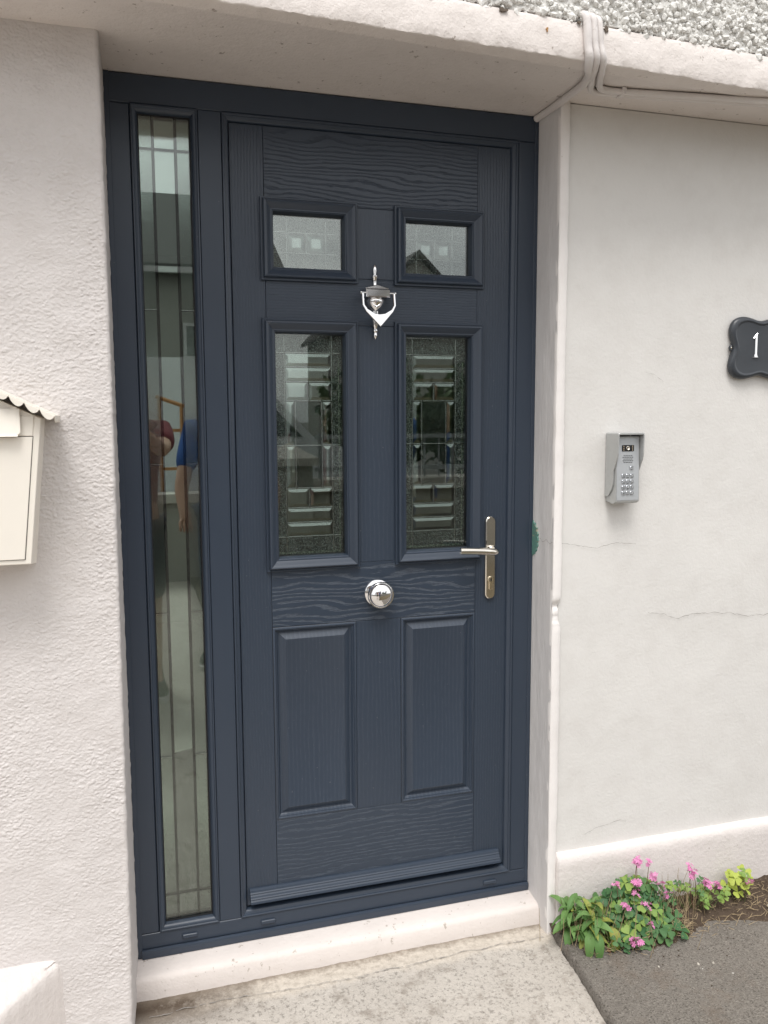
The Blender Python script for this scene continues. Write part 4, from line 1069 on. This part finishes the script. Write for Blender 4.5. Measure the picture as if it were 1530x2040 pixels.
def clump(label, base, spots, flowers, mats, rsz=(.016,.024), seed=1):
    root = empty('flowering_plant', base, label, 'plant', None); rr = random.Random(seed)
    st = MB(); sr = MB()
    for (p, nrm) in spots:
        p = Vector(p)
        nm = rr.choices(list(mats), list(mats.values()))[0]
        inst('leaf', rr.choice(clov[nm]), root, p, face_rot(nrm, rr.uniform(0,6.28)), rr.uniform(*rsz))
        b0 = Vector((base[0]+(p.x-base[0])*.35+rr.uniform(-.012,.012), base[1]+(p.y-base[1])*.4+rr.uniform(-.01,.01), soil_z(base[0], base[1])-.004))
        mid = b0.lerp(p, .55)+Vector((rr.uniform(-.01,.01), rr.uniform(-.01,.01), .012))
        st.tube([b0, mid, p-Vector((0,0,.0005))], [.0011,.0009,.0007], 5, False)
    for (f, k) in flowers:
        f = Vector(f); f = f+(Vector((CX, CY, CZ))-f).normalized()*.022
        o = inst('flower', flw[k % 5], root, f, (rr.uniform(-.4,.4), rr.uniform(-.4,.4), rr.uniform(0,6)), rr.uniform(.85,1.12))
        b0 = Vector((base[0]+(f.x-base[0])*.45, base[1]+(f.y-base[1])*.45, soil_z(base[0], base[1])-.004))
        sr.tube([b0, b0.lerp(f, .5)+Vector((rr.uniform(-.01,.01), .004, .01)), f], [.0012,.0010,.0008], 5, False)
    obj('stem', st, M['stem'], root, 60)
    if sr.v: obj('flower_stem', sr, M['stem_red'], root, 60)
    return root
rr = random.Random(5); sp_ = []
cx0, cy0, cz0 = 1.292, -.200, .112
for i in range(150):
    a = rr.uniform(0, 2*math.pi); e = math.acos(rr.uniform(.02, 1)); k = rr.uniform(.70, 1.0)
    d = Vector((math.cos(a)*math.sin(e), math.sin(a)*math.sin(e), math.cos(e)))
    hgt_ = .128 if d.y > -.2 else .105
    p = Vector((cx0+d.x*.120*k, cy0+d.y*.078*k+.012, cz0+d.z*hgt_*k))
    if p.y > -.142: p.y = -.142-rr.uniform(0,.02)
    nrm = Vector((d.x*.5+rr.uniform(-.35,.35), d.y*.4-.45+rr.uniform(-.35,.35), .8+rr.uniform(-.2,.3)))
    sp_.append((p, nrm))
for i in range(26):
    p = Vector((rr.uniform(1.18,1.40), rr.uniform(-.275,-.235), .112+rr.uniform(0,.030))); sp_.append((p, (rr.uniform(-.5,.5), -.6+rr.uniform(-.4,.4), .8)))
main_fl = [(1.318,-.155,.273),(1.355,-.158,.262),(1.235,-.189,.233),(1.292,-.185,.23),(1.287,-.198,.21),(1.356,-.176,.233),(1.377,-.189,.209),(1.388,-.201,.187),(1.245,-.216,.19),(1.302,-.214,.183),(1.312,-.220,.178),(1.310,-.242,.14),(1.239,-.268,.124),(1.253,-.270,.120),(1.322,-.150,.266),(1.300,-.188,.232)]
clump('large clover clump covered in pink flowers against the white plinth', (cx0, cy0, .11), sp_, [(f, i) for i, f in enumerate(main_fl)], {'clover':.74,'clover_lt':.24,'clover_yel':.02}, (.0150,.0265), 11)
sp2 = []
for i in range(16):
    p = Vector((1.525+rr.uniform(-.05,.05), -.185+rr.uniform(-.03,.03), .138+rr.uniform(0,.045))); sp2.append((p, (rr.uniform(-.5,.5), -.4+rr.uniform(-.4,.2), .9)))
for i in range(10):
    p = Vector((1.435+rr.uniform(-.03,.03), -.172+rr.uniform(-.02,.02), .150+rr.uniform(0,.055))); sp2.append((p, (rr.uniform(-.5,.5), -.4+rr.uniform(-.4,.2), .9)))
clump('small straggling clover with three pink heads between the big clump and the yellow plant', (1.500, -.175, .118), sp2, [((1.482,-.163,.232),0),((1.491,-.175,.212),1),((1.487,-.168,.222),4),((1.525,-.184,.192),2),((1.529,-.186,.184),0),((1.559,-.188,.179),3)], {'clover':.35,'clover_lt':.6,'clover_yel':.05}, (.011,.016), 12)
sp3 = []
for i in range(13):
    p = Vector((1.640+rr.uniform(-.035,.035), -.185+rr.uniform(-.028,.028), .150+rr.uniform(0,.050))); sp3.append((p, (rr.uniform(-.5,.5), -.5+rr.uniform(-.4,.2), .8)))
clump('yellow green clover plant at the right end of the bed', (1.640, -.180, .122), sp3, [((1.667,-.184,.167),1)], {'clover_yel':.72,'clover_lt':.28}, (.015,.021), 13)
# long leaved herb by the door reveal
herb = empty('herb_plant', (1.130, -.190, .108), 'bushy green herb with long pointed leaves at the corner of the door opening', 'plant')
hm = []
for i in range(6):
    me = blade_mesh(1.0, .125+.025*(i % 3), .35+.16*i, i+3, (i-2)*.2); hm.append(me)
hm2 = [m_.copy() for m_ in hm]
for m_ in hm: m_.materials.append(M['herb'])
for m_ in hm2: m_.materials.append(M['herb_yel'])
rr = random.Random(8); st = MB()
crowns = [(1.106,-.172,.118),(1.134,-.202,.116),(1.158,-.178,.120),(1.146,-.226,.112)]
for i in range(104):
    cxx, cyy, czz = crowns[i % 4]; lift = rr.uniform(0, .075)
    a = rr.uniform(0, 6.28)
    ln = rr.uniform(.030, .074)
    o = inst('leaf', rr.choice(hm if rr.random() < .88 else hm2), herb, (cxx+rr.uniform(-.012,.012), cyy+rr.uniform(-.012,.012), czz+lift), (rr.uniform(-.3,.3), -rr.uniform(-.35,.75), a), ln)
for k, (ax__, ay__) in enumerate(((1.128,-.232),(1.141,-.240),(1.186,-.232),(1.105,-.215))):
    inst('leaf', hm[4] if k != 2 else hm2[5], herb, (ax__, ay__, .150), (0, .55, -1.75+.3*(k-1)), .085)
for (cxx, cyy, czz) in crowns:
    for k in range(3):
        st.tube([(cxx, cyy, soil_z(cxx, cyy)-.005), (cxx+rr.uniform(-.01,.01), cyy+rr.uniform(-.01,.01), czz+.03), (cxx+rr.uniform(-.02,.02), cyy+rr.uniform(-.02,.02), czz+.085)], [.0022,.0018,.0010], 6)
obj('stem', st, M['stem'], herb, 60)
for k in range(5):
    pass
# dry litter round the plants
rr = random.Random(14); mb = MB()
for i in range(620):
    zone = rr.random()
    if zone < .35: x, y = rr.gauss(1.245,.045), rr.gauss(-.250,.016)
    elif zone < .62: x, y = rr.gauss(1.395,.035), rr.gauss(-.235,.022)
    elif zone < .80: x, y = rr.gauss(1.68,.07), rr.gauss(-.215,.035)
    else: x, y = rr.uniform(1.09,1.85), rr.uniform(-.27,-.14)
    if y > -.137: continue
    z = soil_z(x, y)+.003+rr.random()**2*(.030 if zone < .62 else .008); a = rr.uniform(0,6.28); ln = rr.uniform(.006,.030 if zone < .8 else .05)
    d = Vector((math.cos(a)*ln, math.sin(a)*ln*.7, rr.uniform(-.2,.6)*ln)); p = Vector((x,y,z))
    mb.tube([p, p+d*.5+Vector((rr.uniform(-1,1),rr.uniform(-1,1),rr.uniform(0,1)))*ln*.15, p+d], [.0006,.0007,.0003], 4, False)
for i in range(150):  # withered flower stalks standing among the leaves
    x, y = rr.gauss(1.29,.075), rr.gauss(-.205,.035)
    if i % 4 == 0: x, y = rr.gauss(1.42,.03), rr.gauss(-.19,.02)
    if i % 4 == 1: x, y = rr.gauss(1.15,.04), rr.gauss(-.20,.03)
    if y > -.14: y = -.145
    z = soil_z(x, y); hh = rr.uniform(.05,.125); q = Vector((rr.uniform(-.025,.025), rr.uniform(-.03,.01), hh))
    mb.tube([(x,y,z), Vector((x,y,z))+q*.55+Vector((rr.uniform(-.005,.005),0,.006)), Vector((x,y,z))+q], [.0008,.0007,.0005], 4, False)
tagp(obj('dry_litter', mb, M['straw'], None, None), 'dry stalks and straw lying on the soil round the plants', 'litter', None, 'stuff')
dl_ = [blade_mesh(1.0, .26, .9, 40+i, .8) for i in range(3)]
for m_ in dl_: m_.materials.append(M['dead'])
GD = 'dead brown leaves in the bed'
for k, (x, y, z, s_, a, lb) in enumerate(((1.192,-.226,.135,.050,1.2,'curled rusty dead leaf hanging under the herb plant'),(1.412,-.222,.132,.045,2.4,'crumpled brown dead leaf right of the big clover clump'),(1.118,-.232,.112,.036,-.6,'tan dead leaf on the ground at the foot of the herb'),(1.165,-.262,.108,.034,.4,'small brown dead leaf at the front edge of the soil'))):
    o = bpy.data.objects.new('dead_leaf', dl_[k % 3]); COL.objects.link(o); o.location = (x,y,z); o.rotation_euler = (.4*k,.2,a); o.scale = (s_,)*3
    tagp(o, lb, 'dead leaf', GD)
# loose pebbles and crumbs
mb = MB(); rr = random.Random(19)
def stone(mb, c, r):
    b = len(mb.v); q = Euler((rr.uniform(0,6), rr.uniform(0,6), rr.uniform(0,6))).to_matrix()
    for p in ico:
        p = q@Vector((p[0]*r*rr.uniform(.7,1.2), p[1]*r*rr.uniform(.7,1.2), p[2]*r*.7)); mb.v.append((c[0]+p.x, c[1]+p.y, c[2]+p.z*.8))
    mb.f += [tuple(i+b for i in f) for f in icf]
for i in range(900):
    x = rr.uniform(1.085,1.95); y = -.13-abs(rr.gauss(0,.075))
    if y < -.45: continue
    z = soil_z(x, y) if y > -.29 else .108+.055*(y+.12)
    stone(mb, (x, y, z+.001), rr.uniform(.0008,.0030))
tagp(obj('crumbs', mb, M['soil'], None, None), 'crumbs of soil scattered over the bed and the dark slab', 'soil crumbs', None, 'stuff')
M['pale_stone'] = simple('pale_pebble', (.52,.48,.42), .8, var=.15, sc=90)
GP = 'small pale stones on the dark slab'
for (x, y, r_, lb) in ((1.700,-.235,.009,'tan pebble half sunk in the soil at the right'),(1.365,-.365,.0055,'white stone chip on the dark slab, nearer the path'),(1.405,-.372,.0050,'white stone chip on the dark slab, further from the path'),(1.262,-.345,.0040,'tiny cream chip on the dark slab near its kerb')):
    mb = MB(); z = soil_z(x, y)+.004 if y > -.29 else .108+.055*(y+.12)+.001
    stone(mb, (x, y, z), r_); tagp(obj('pebble', mb, M['pale_stone'], None, 50), lb, 'pebble', GP)

# ================================================================== the street behind the camera (seen in the glass and chrome)
M['roof'] = simple('dark_roof_tile', (.075,.072,.07), .8, var=.2, sc=4)
M['pebble_grey'] = simple('grey_render', (.33,.32,.29), .9, var=.1, sc=3, bump=.01, bs=60)
M['white_pvc'] = simple('white_window_frame', (.75,.75,.74), .4)
M['dark_glass'] = simple('dark_window_glass', (.03,.035,.04), .06, spec=.8)
M['van_white'] = simple('white_van_paint', (.76,.77,.78), .25)
M['tyre'] = simple('tyre_rubber', (.02,.02,.02), .8)
def far_house(name, label, x0, x1, yf, dp, ez_, rz_, gable, wins):
    h = empty(name, ((x0+x1)/2, yf-dp/2, -.1), label, 'house')
    ym_ = yf-dp/2
    if gable:
        xm = (x0+x1)/2
        obj('wall', MB().prism([(x0,-.1),(x1,-.1),(x1,ez_),(xm,rz_-.15),(x0,ez_)], yf-dp, yf, 'XZ'), M['pebble_grey'], h, None)
        r_ = MB()
        for s_ in (x0-.35, x1+.35):
            zz = ez_-.2; r_.prism([(xm,rz_-.1),(s_,zz-.1),(s_,zz+.08),(xm,rz_+.12)], yf-dp-.3, yf+.3, 'XZ')
        obj('roof', r_, M['roof'], h, None)
    else:
        obj('wall', MB().prism([(yf,-.1),(yf,ez_),(ym_,rz_-.15),(yf-dp,ez_),(yf-dp,-.1)], x0, x1, 'YZ'), M['pebble_grey'], h, None)
        r_ = MB()
        for s_ in (yf+.4, yf-dp-.4): r_.prism([(ym_,rz_-.1),(s_,ez_-.12),(s_,ez_+.06),(ym_,rz_+.1)], x0-.3, x1+.3, 'YZ')
        rfo = obj('roof', r_, M['roof'], h, None)
        obj('gutter', MB().box(x0-.3, x1+.3, yf+.38, yf+.52, ez_-.16, ez_-.03), M['white_pvc'], h, None)
        obj('chimney', MB().box(x0+2, x0+2.9, ym_-.4, ym_+.4, rz_-.5, rz_+1.0), M['pebble_grey'], rfo, None)
    for (a, b, c_, d) in wins:
        wf = obj('window', MB().ring(a, b, c_, d, [(0,0),(0,-.06),(.07,-.06),(.07,0)]), M['white_pvc'], h, None)
        wf.data.transform(Matrix.Translation((0, yf+.02, 0)) @ Matrix.Scale(-1, 4, (0,1,0)))
        obj('glass', MB().box(a+.06, b-.06, yf+.002, yf+.03, c_+.06, d-.06), M['dark_glass'], wf, None)
    return h
far_house('opposite_house', 'grey rendered house with a long dark tiled roof across the street', -10, 3.55, -19, 8, 4.95, 7.55, False, [(1.45,2.1,2.85,3.7),(-1.2,.4,2.8,4.0),(-5,-3,2.8,4.0),(-1.4,.4,.9,2.1),(-5.2,-3,.7,2.1)])
far_house('gabled_house', 'grey gabled house farther down the street', 10.4, 17.6, -38, 9, 5.7, 9.35, True, [(13.2,14.8,5.2,6.6),(11.4,13.0,1,2.4),(15,16.6,1,2.4)])
# parked white van
van = empty('parked_van', (.3, -8.9, 0), 'white panel van parked across the road', 'van')
side_p = [(-3.6,.45),(1.95,.40),(2.15,.75),(2.05,1.02),(1.35,1.18),(.55,1.98),(.30,2.16),(-3.45,2.18),(-3.6,2.0)]
side_p = [(x+.93, z) for x, z in side_p]
mb = MB().prism(side_p, -9.8, -8.0, 'XZ', .05); obj('body', mb, M['van_white'], van, 40)
obj('side_window', MB().prism([(.98,1.30),(2.08,1.24),(1.43,1.88),(.98,1.90)], -7.985, -8.02, 'XZ'), M['dark_glass'], van, None)
for x in (-1.8, 2.25):
    for y in (-8.03, -9.77):
        wh = obj('wheel', MB().lathe([(.16,-.11),(.30,-.11),(.33,-.07),(.33,.07),(.30,.11),(.16,.11)], (x, y, .32), 'Y', 24), M['tyre'], van, 40)
        obj('rim', MB().lathe([(.18,-.115),(.05,-.10),(.05,.10),(.18,.115)], (x, y, .32), 'Y', 16), M['satin'], wh, 40)
# boundary wall, pillar, railing, gate
M['cap'] = simple('pale_concrete_cap', (.50,.47,.43), .85, var=.1)
bw = empty('garden_wall', (-1, -5.8, 0), 'low grey rendered garden wall with a pale coping', 'wall')
obj('wall', MB().box(-6, 1.28, -5.9, -5.7, -.05, .72), M['pebble_grey'], bw, None); obj('coping', MB().box(-6.05, 1.24, -5.95, -5.65, .72, .80), M['cap'], bw, None)
bw2 = empty('garden_wall', (4, -5.8, 0), 'low garden wall carrying a metal railing beside the capped pillar', 'wall')
obj('wall', MB().box(1.69, 9, -5.9, -5.7, -.05, .78), M['pebble_grey'], bw2, None); obj('coping', MB().box(1.69, 9.05, -5.98, -5.62, .78, .89), M['cap'], bw2, None)
pil = empty('gate_pillar', (1.49, -5.8, 0), 'square gate pillar with a pyramid cap', 'pillar')
obj('shaft', MB().box(1.30, 1.685, -5.98, -5.62, -.05, 1.03), M['pebble_grey'], pil, None)
obj('cap', MB().box(1.25, 1.735, -6.03, -5.57, 1.03, 1.10).add([(1.25,-6.03,1.1),(1.735,-6.03,1.1),(1.735,-5.57,1.1),(1.25,-5.57,1.1),(1.4925,-5.8,1.24)], [(0,1,4),(1,2,4),(2,3,4),(3,0,4)]), M['cap'], pil, None)
M['rail'+'_metal'] = simple('grey_railing_paint', (.35,.37,.38), .5, .3)
rl = empty('railing', (4.5, -5.8, .89), 'grey metal railing with thin bars on the garden wall', 'railing')
for z in (.98, 1.29): obj('top_rail' if z > 1 else 'bottom_rail', MB().box(1.75, 8.6, -5.82, -5.78, z-.02, z+.02), M['rail_metal'], rl, None)
for k in range(46):
    x = 1.8+k*.15; big = k % 10 == 0
    obj('post' if big else 'bar', MB().box(x-(.02 if big else .006), x+(.02 if big else .006), -5.81, -5.79, .89, 1.33 if big else 1.28), M['rail_metal'], rl, None)
M['orange'] = simple('orange_stained_timber', (.50,.25,.10), .6, var=.15)
ga = empty('timber_gate', (.45, -6.1, 0), 'narrow orange timber trellis frame behind the low garden wall', 'trellis')
for x in (.34, .54): obj('upright', MB().box(x-.016, x+.016, -6.12, -6.08, -.05, 1.66-.35*(x-.34)), M['orange'], ga, None)
for z in (1.00, 1.36): obj('crossbar', MB().box(.30, .58, -6.135, -6.121, z-.014, z+.014), M['orange'], ga, None)
obj('top_bar', MB().tube([(.31,-6.1,1.675),(.57,-6.1,1.585)], .018, 8), M['orange'], ga, None)
M['maroon_paint'] = simple('red_car_paint', (.22,.015,.02), .2)
# trees and hedge across the street
def tree(name, label, base, h, r, seed, nleaf=900, trunk=.12):
    rr = random.Random(seed); tr_ = empty(name, base, label, 'tree' if 'tree' in name else 'shrub')
    b = Vector(base); tb = MB(); tb.tube([b, b+Vector((.05,0,h*.35)), b+Vector((0,.05,h*.75))], [trunk, trunk*.7, trunk*.25], 8)
    for k in range(6):
        a = rr.uniform(0,6.28); tb.tube([b+Vector((0,0,h*(.3+.07*k))), b+Vector((math.cos(a)*r*.6, math.sin(a)*r*.6, h*(.5+.07*k)))], [trunk*.35, trunk*.1], 6)
    obj('trunk', tb, M['bark'], tr_, 40)
    lb_ = MB(); cl = [(rr.uniform(-.6,.6)*r, rr.uniform(-.6,.6)*r, h*rr.uniform(.45,.92)) for _ in range(14)]
    for i in range(nleaf):
        c = cl[i % 14]; d = Vector((rr.gauss(0,1), rr.gauss(0,1), rr.gauss(0,1))).normalized()*r*.42*rr.uniform(.5,1)
        p = b+Vector(c)+d; s = r*.055*rr.uniform(.6,1.3); q = Euler((rr.uniform(0,6), rr.uniform(0,6), 0)).to_matrix()
        k0 = len(lb_.v)
        for (u, v_) in ((-1,0),(0,-.6),(1,0),(0,.6)): lb_.v.append(tuple(p+q@Vector((u*s, v_*s, 0))))
        lb_.f.append((k0,k0+1,k0+2,k0+3))
    me = bpy.data.meshes.new('crown'); me.from_pydata(lb_.v, [], lb_.f); me.update(); link('crown', me, M['leafage'], tr_)
M['bark'] = simple('tree_bark', (.09,.07,.05), .9); M['leafage'] = simple('tree_foliage', (.075,.105,.045), .7, var=.4, sc=1.5)
tree('hedge_shrub', 'dense green shrub behind the railing, beside the pillar', (4.1,-11.5,-.1), 2.4, 1.2, 1, 2600)
tree('hedge_shrub', 'dense green shrub behind the middle of the railing', (5.9,-11.8,-.1), 2.2, 1.4, 2, 2600)
tree('hedge_shrub', 'dense green shrub behind the far end of the railing', (8.2,-11.6,-.1), 2.2, 1.3, 3, 2600)
tree('garden_tree', 'tall spreading tree to the right of the gabled house', (19.5,-26,-.1), 8.5, 3.2, 4, 3500, .25)

# ---- two people on the path: the photographer and a companion
M['skin'] = simple('skin', (.50,.30,.22), .55, var=.05, sc=20); M['hair'] = simple('dark_hair', (.03,.022,.016), .6)
M['maroon'] = simple('maroon_cotton', (.17,.035,.045), .9, var=.1, sc=40, bump=.001, bs=300); M['navy'] = simple('navy_cotton', (.035,.04,.055), .9, var=.1, sc=40)
M['blue'] = simple('blue_cotton', (.035,.10,.33), .9, var=.1, sc=40, bump=.001, bs=300); M['denim'] = simple('blue_denim', (.07,.10,.16), .9, var=.15, sc=60)
M['shoe'] = simple('black_trainer', (.02,.02,.022), .7); M['sole'] = simple('white_sole', (.6,.6,.58), .6); M['eye'] = simple('eye_white', (.7,.68,.66), .2)
def skin_mesh(name, pts, edges, radii, m, parent, root=0, lv=2):
    me = bpy.data.meshes.new(name); me.from_pydata(pts, edges, []); me.update()
    o = bpy.data.objects.new(name, me); COL.objects.link(o); me.materials.append(m)
    sk = o.modifiers.new('skin', 'SKIN'); sk.use_smooth_shade = True
    lay = me.skin_vertices[0].data if me.skin_vertices else None
    if lay is None:
        bm = bmesh.new(); bm.from_mesh(me); bm.verts.layers.skin.verify(); bm.to_mesh(me); bm.free(); lay = me.skin_vertices[0].data
    for i, r_ in enumerate(radii):
        lay[i].radius = r_ if isinstance(r_, tuple) else (r_, r_)
        lay[i].use_root = (i == root)
    sb = o.modifiers.new('sub', 'SUBSURF'); sb.levels = lv; sb.render_levels = lv
    o.parent = parent; o.location = -root_loc(parent); return o
def person(label, base, H, shirt, legs, short, lhand, rhand, turn):
    k = H/1.75; R_ = Matrix.Rotation(turn, 3, 'Z'); B = Vector(base)
    def W(x, y, z): return tuple(B+R_@Vector((x*k, y*k, z*k)))
    root = empty('person', base, label, 'person')
    pv = [W(0,0,.95), W(0,0,1.12), W(0,-.01,1.30), W(0,.0,1.43), W(0,.01,1.50), W(0,.03,1.58), W(0,.03,1.66), W(0,.02,1.72)]
    ra = [(.15,.11),(.145,.10),(.17,.11),(.12,.085),(.056,.056),(.075,.085),(.078,.092),(.05,.06)]
    ed = [(i, i+1) for i in range(7)]
    limbs = {}
    for s_, hand in ((-1, lhand), (1, rhand)):
        i0 = len(pv); sh = W(s_*.19,0,1.41)
        hv = Vector(hand); shv = Vector(sh); el = shv.lerp(hv, .5)+Vector((s_*.05, .02, -.10))*k
        pv += [sh, tuple(el), tuple(el.lerp(hv, .88)), tuple(hv)]; ra += [.062*k, .045*k, .030*k, (.036*k,.020*k)]
        ed += [(3, i0), (i0, i0+1), (i0+1, i0+2), (i0+2, i0+3)]; limbs[s_] = (sh, tuple(el))
        d = (hv-el).normalized(); sd_ = d.cross(Vector((0,0,1))).normalized()
        for q in range(4):
            j = len(pv); f0 = hv+d*.04*k+sd_*(q-1.5)*.020*k; f1 = f0+d*(.035-.004*abs(q-1.4))*k; f2 = f1+(d*.3+Vector((0,0,-.9))).normalized()*.028*k
            pv += [tuple(f0), tuple(f1), tuple(f2)]; ra += [.010*k, .009*k, .007*k]; ed += [(i0+3, j), (j, j+1), (j+1, j+2)]
        j = len(pv); t0_ = hv+sd_*s_*-.030*k; pv += [tuple(t0_), tuple(t0_+(d+Vector((0,0,.4)))*.03*k)]; ra += [.012*k, .009*k]; ed += [(i0+3, j), (j, j+1)]
    lg = {}
    for s_ in (-1, 1):
        i0 = len(pv); hp_, kn_, an_, ft_ = W(s_*.095,0,.88), W(s_*.105,.02,.48), W(s_*.11,-.02,.09), W(s_*.13,.13,.035)
        pv += [hp_, kn_, an_, ft_]; ra += [.088*k, .058*k, .040*k, .034*k]; ed += [(0, i0), (i0, i0+1), (i0+1, i0+2), (i0+2, i0+3)]; lg[s_] = (hp_, kn_, an_, ft_)
    ra = [(a[0]*k, a[1]*k) if isinstance(a, tuple) and i < 8 else a for i, a in enumerate(ra)]
    body = skin_mesh('body', pv, ed, ra, M['skin'], root)
    # clothing
    sv = [W(0,0,.90), W(0,0,1.12), W(0,-.01,1.30), W(0,0,1.43)]; sr_ = [(.172*k,.128*k),(.165*k,.118*k),(.190*k,.128*k),(.135*k,.100*k)]; se = [(0,1),(1,2),(2,3)]
    for s_ in (-1, 1):
        i0 = len(sv); a, b = Vector(limbs[s_][0]), Vector(limbs[s_][1]); sv += [tuple(a), tuple(a.lerp(b, .75))]; sr_ += [.080*k, .068*k]; se += [(3, i0), (i0, i0+1)]
    skin_mesh('shirt', sv, se, sr_, M[shirt], root)
    tv = [W(0,0,.97)]; tr2 = [(.165*k,.125*k)]; te = []
    for s_ in (-1, 1):
        hp_, kn_, an_, ft_ = [Vector(q) for q in lg[s_]]; i0 = len(tv)
        ends = [hp_, hp_.lerp(kn_, .95)] if short else [hp_, kn_, an_]
        tv += [tuple(q) for q in ends]; tr2 += [.105*k, .080*k] if short else [.102*k, .075*k, .058*k]; te += [(0, i0)]+[(i0+q, i0+q+1) for q in range(len(ends)-1)]
    skin_mesh('shorts' if short else 'trousers', tv, te, tr2, M[legs], root)
    for s_ in (-1, 1):
        an_, ft_ = Vector(lg[s_][2]), Vector(lg[s_][3]); hl = Vector((an_.x, an_.y, B.z+.045*k))-(ft_-an_)*.25; hl.z = B.z+.045*k
        tt = Vector((ft_.x, ft_.y, B.z+.035*k))+(Vector((ft_.x-an_.x, ft_.y-an_.y, 0)))*.35
        shoe = skin_mesh('shoe', [tuple(hl), tuple(hl.lerp(tt, .5)+Vector((0,0,.008*k))), tuple(tt), tuple(an_)], [(0,1),(1,2),(0,3)], [(.046*k,.045*k),(.050*k,.045*k),(.044*k,.032*k),.050*k], M['shoe'], root)
        sl_ = MB(); dv = (tt-hl).normalized(); sd_ = dv.cross(Vector((0,0,1)))
        pts = []
        for q in range(16):
            a = 2*math.pi*q/16; c_ = hl.lerp(tt, .5)+dv*math.cos(a)*((tt-hl).length*.5+.045*k)+sd_*math.sin(a)*.050*k; pts.append((c_.x, c_.y))
        obj('sole', sl_.prism(pts, B.z+.001, B.z+.022*k, 'XY'), M['sole'], shoe, None)
    hr = MB().sphere((0,0,0), .108*k, 18, 12, (.86,1.0,.95)); hc = Vector(W(0,.0,1.675)); hr.v = [tuple(hc+R_@Vector(p)) for p in hr.v if True]
    obj('hair', hr, M['hair'], root, 60)
    fc = MB()
    for s_ in (-1, 1):
        fc.sphere(W(s_*.032,.118,1.625), .012*k, 10, 8)
    obj('eyes', fc, M['eye'], root, 60)
    obj('nose', MB().tube([W(0,.112,1.64), W(0,.135,1.60), W(0,.118,1.592)], [.008*k,.013*k,.010*k], 8), M['skin'], root, 60)
    obj('mouth', MB().tube([W(-.024,.112,1.562), W(0,.122,1.560), W(.024,.112,1.562)], [.003*k,.006*k,.003*k], 8), M['maroon'], root, 60)
    for s_ in (-1, 1): obj('ear', MB().sphere(W(s_*.088,.01,1.62), .026*k, 10, 8, (.4,.7,1.1)), M['skin'], root, 60)
    return root
gzp = float(gz(np.array(-2.5)))
person('person in a maroon top and dark shorts holding up a phone on the path', (.02, -2.56, gzp), 1.74, 'maroon', 'navy', True, (-.045, -2.135, 1.43), (.085, -2.135, 1.43), 0.0)
person('person in a blue top and jeans standing behind the photographer', (.60, -3.05, gzp), 1.76, 'blue', 'denim', False, (.33, -2.85, .92), (.86, -2.95, .86), .25)
ph2 = empty('phone', (.0153, -2.090, 1.49), 'black phone held upright by the person in maroon', 'phone')
obj('case', MB().prism([(.0153-.038,1.375),(.0153+.038,1.375),(.0153+.040,1.378),(.0153+.040,1.517),(.0153+.038,1.52),(.0153-.038,1.52),(.0153-.040,1.517),(.0153-.040,1.378)], -2.094, -2.086, 'XZ', .001), M['black'], ph2, None)
obj('screen', MB().box(.0153-.036, .0153+.036, -2.0955, -2.0945, 1.381, 1.514), M['dark_glass'], ph2, None)
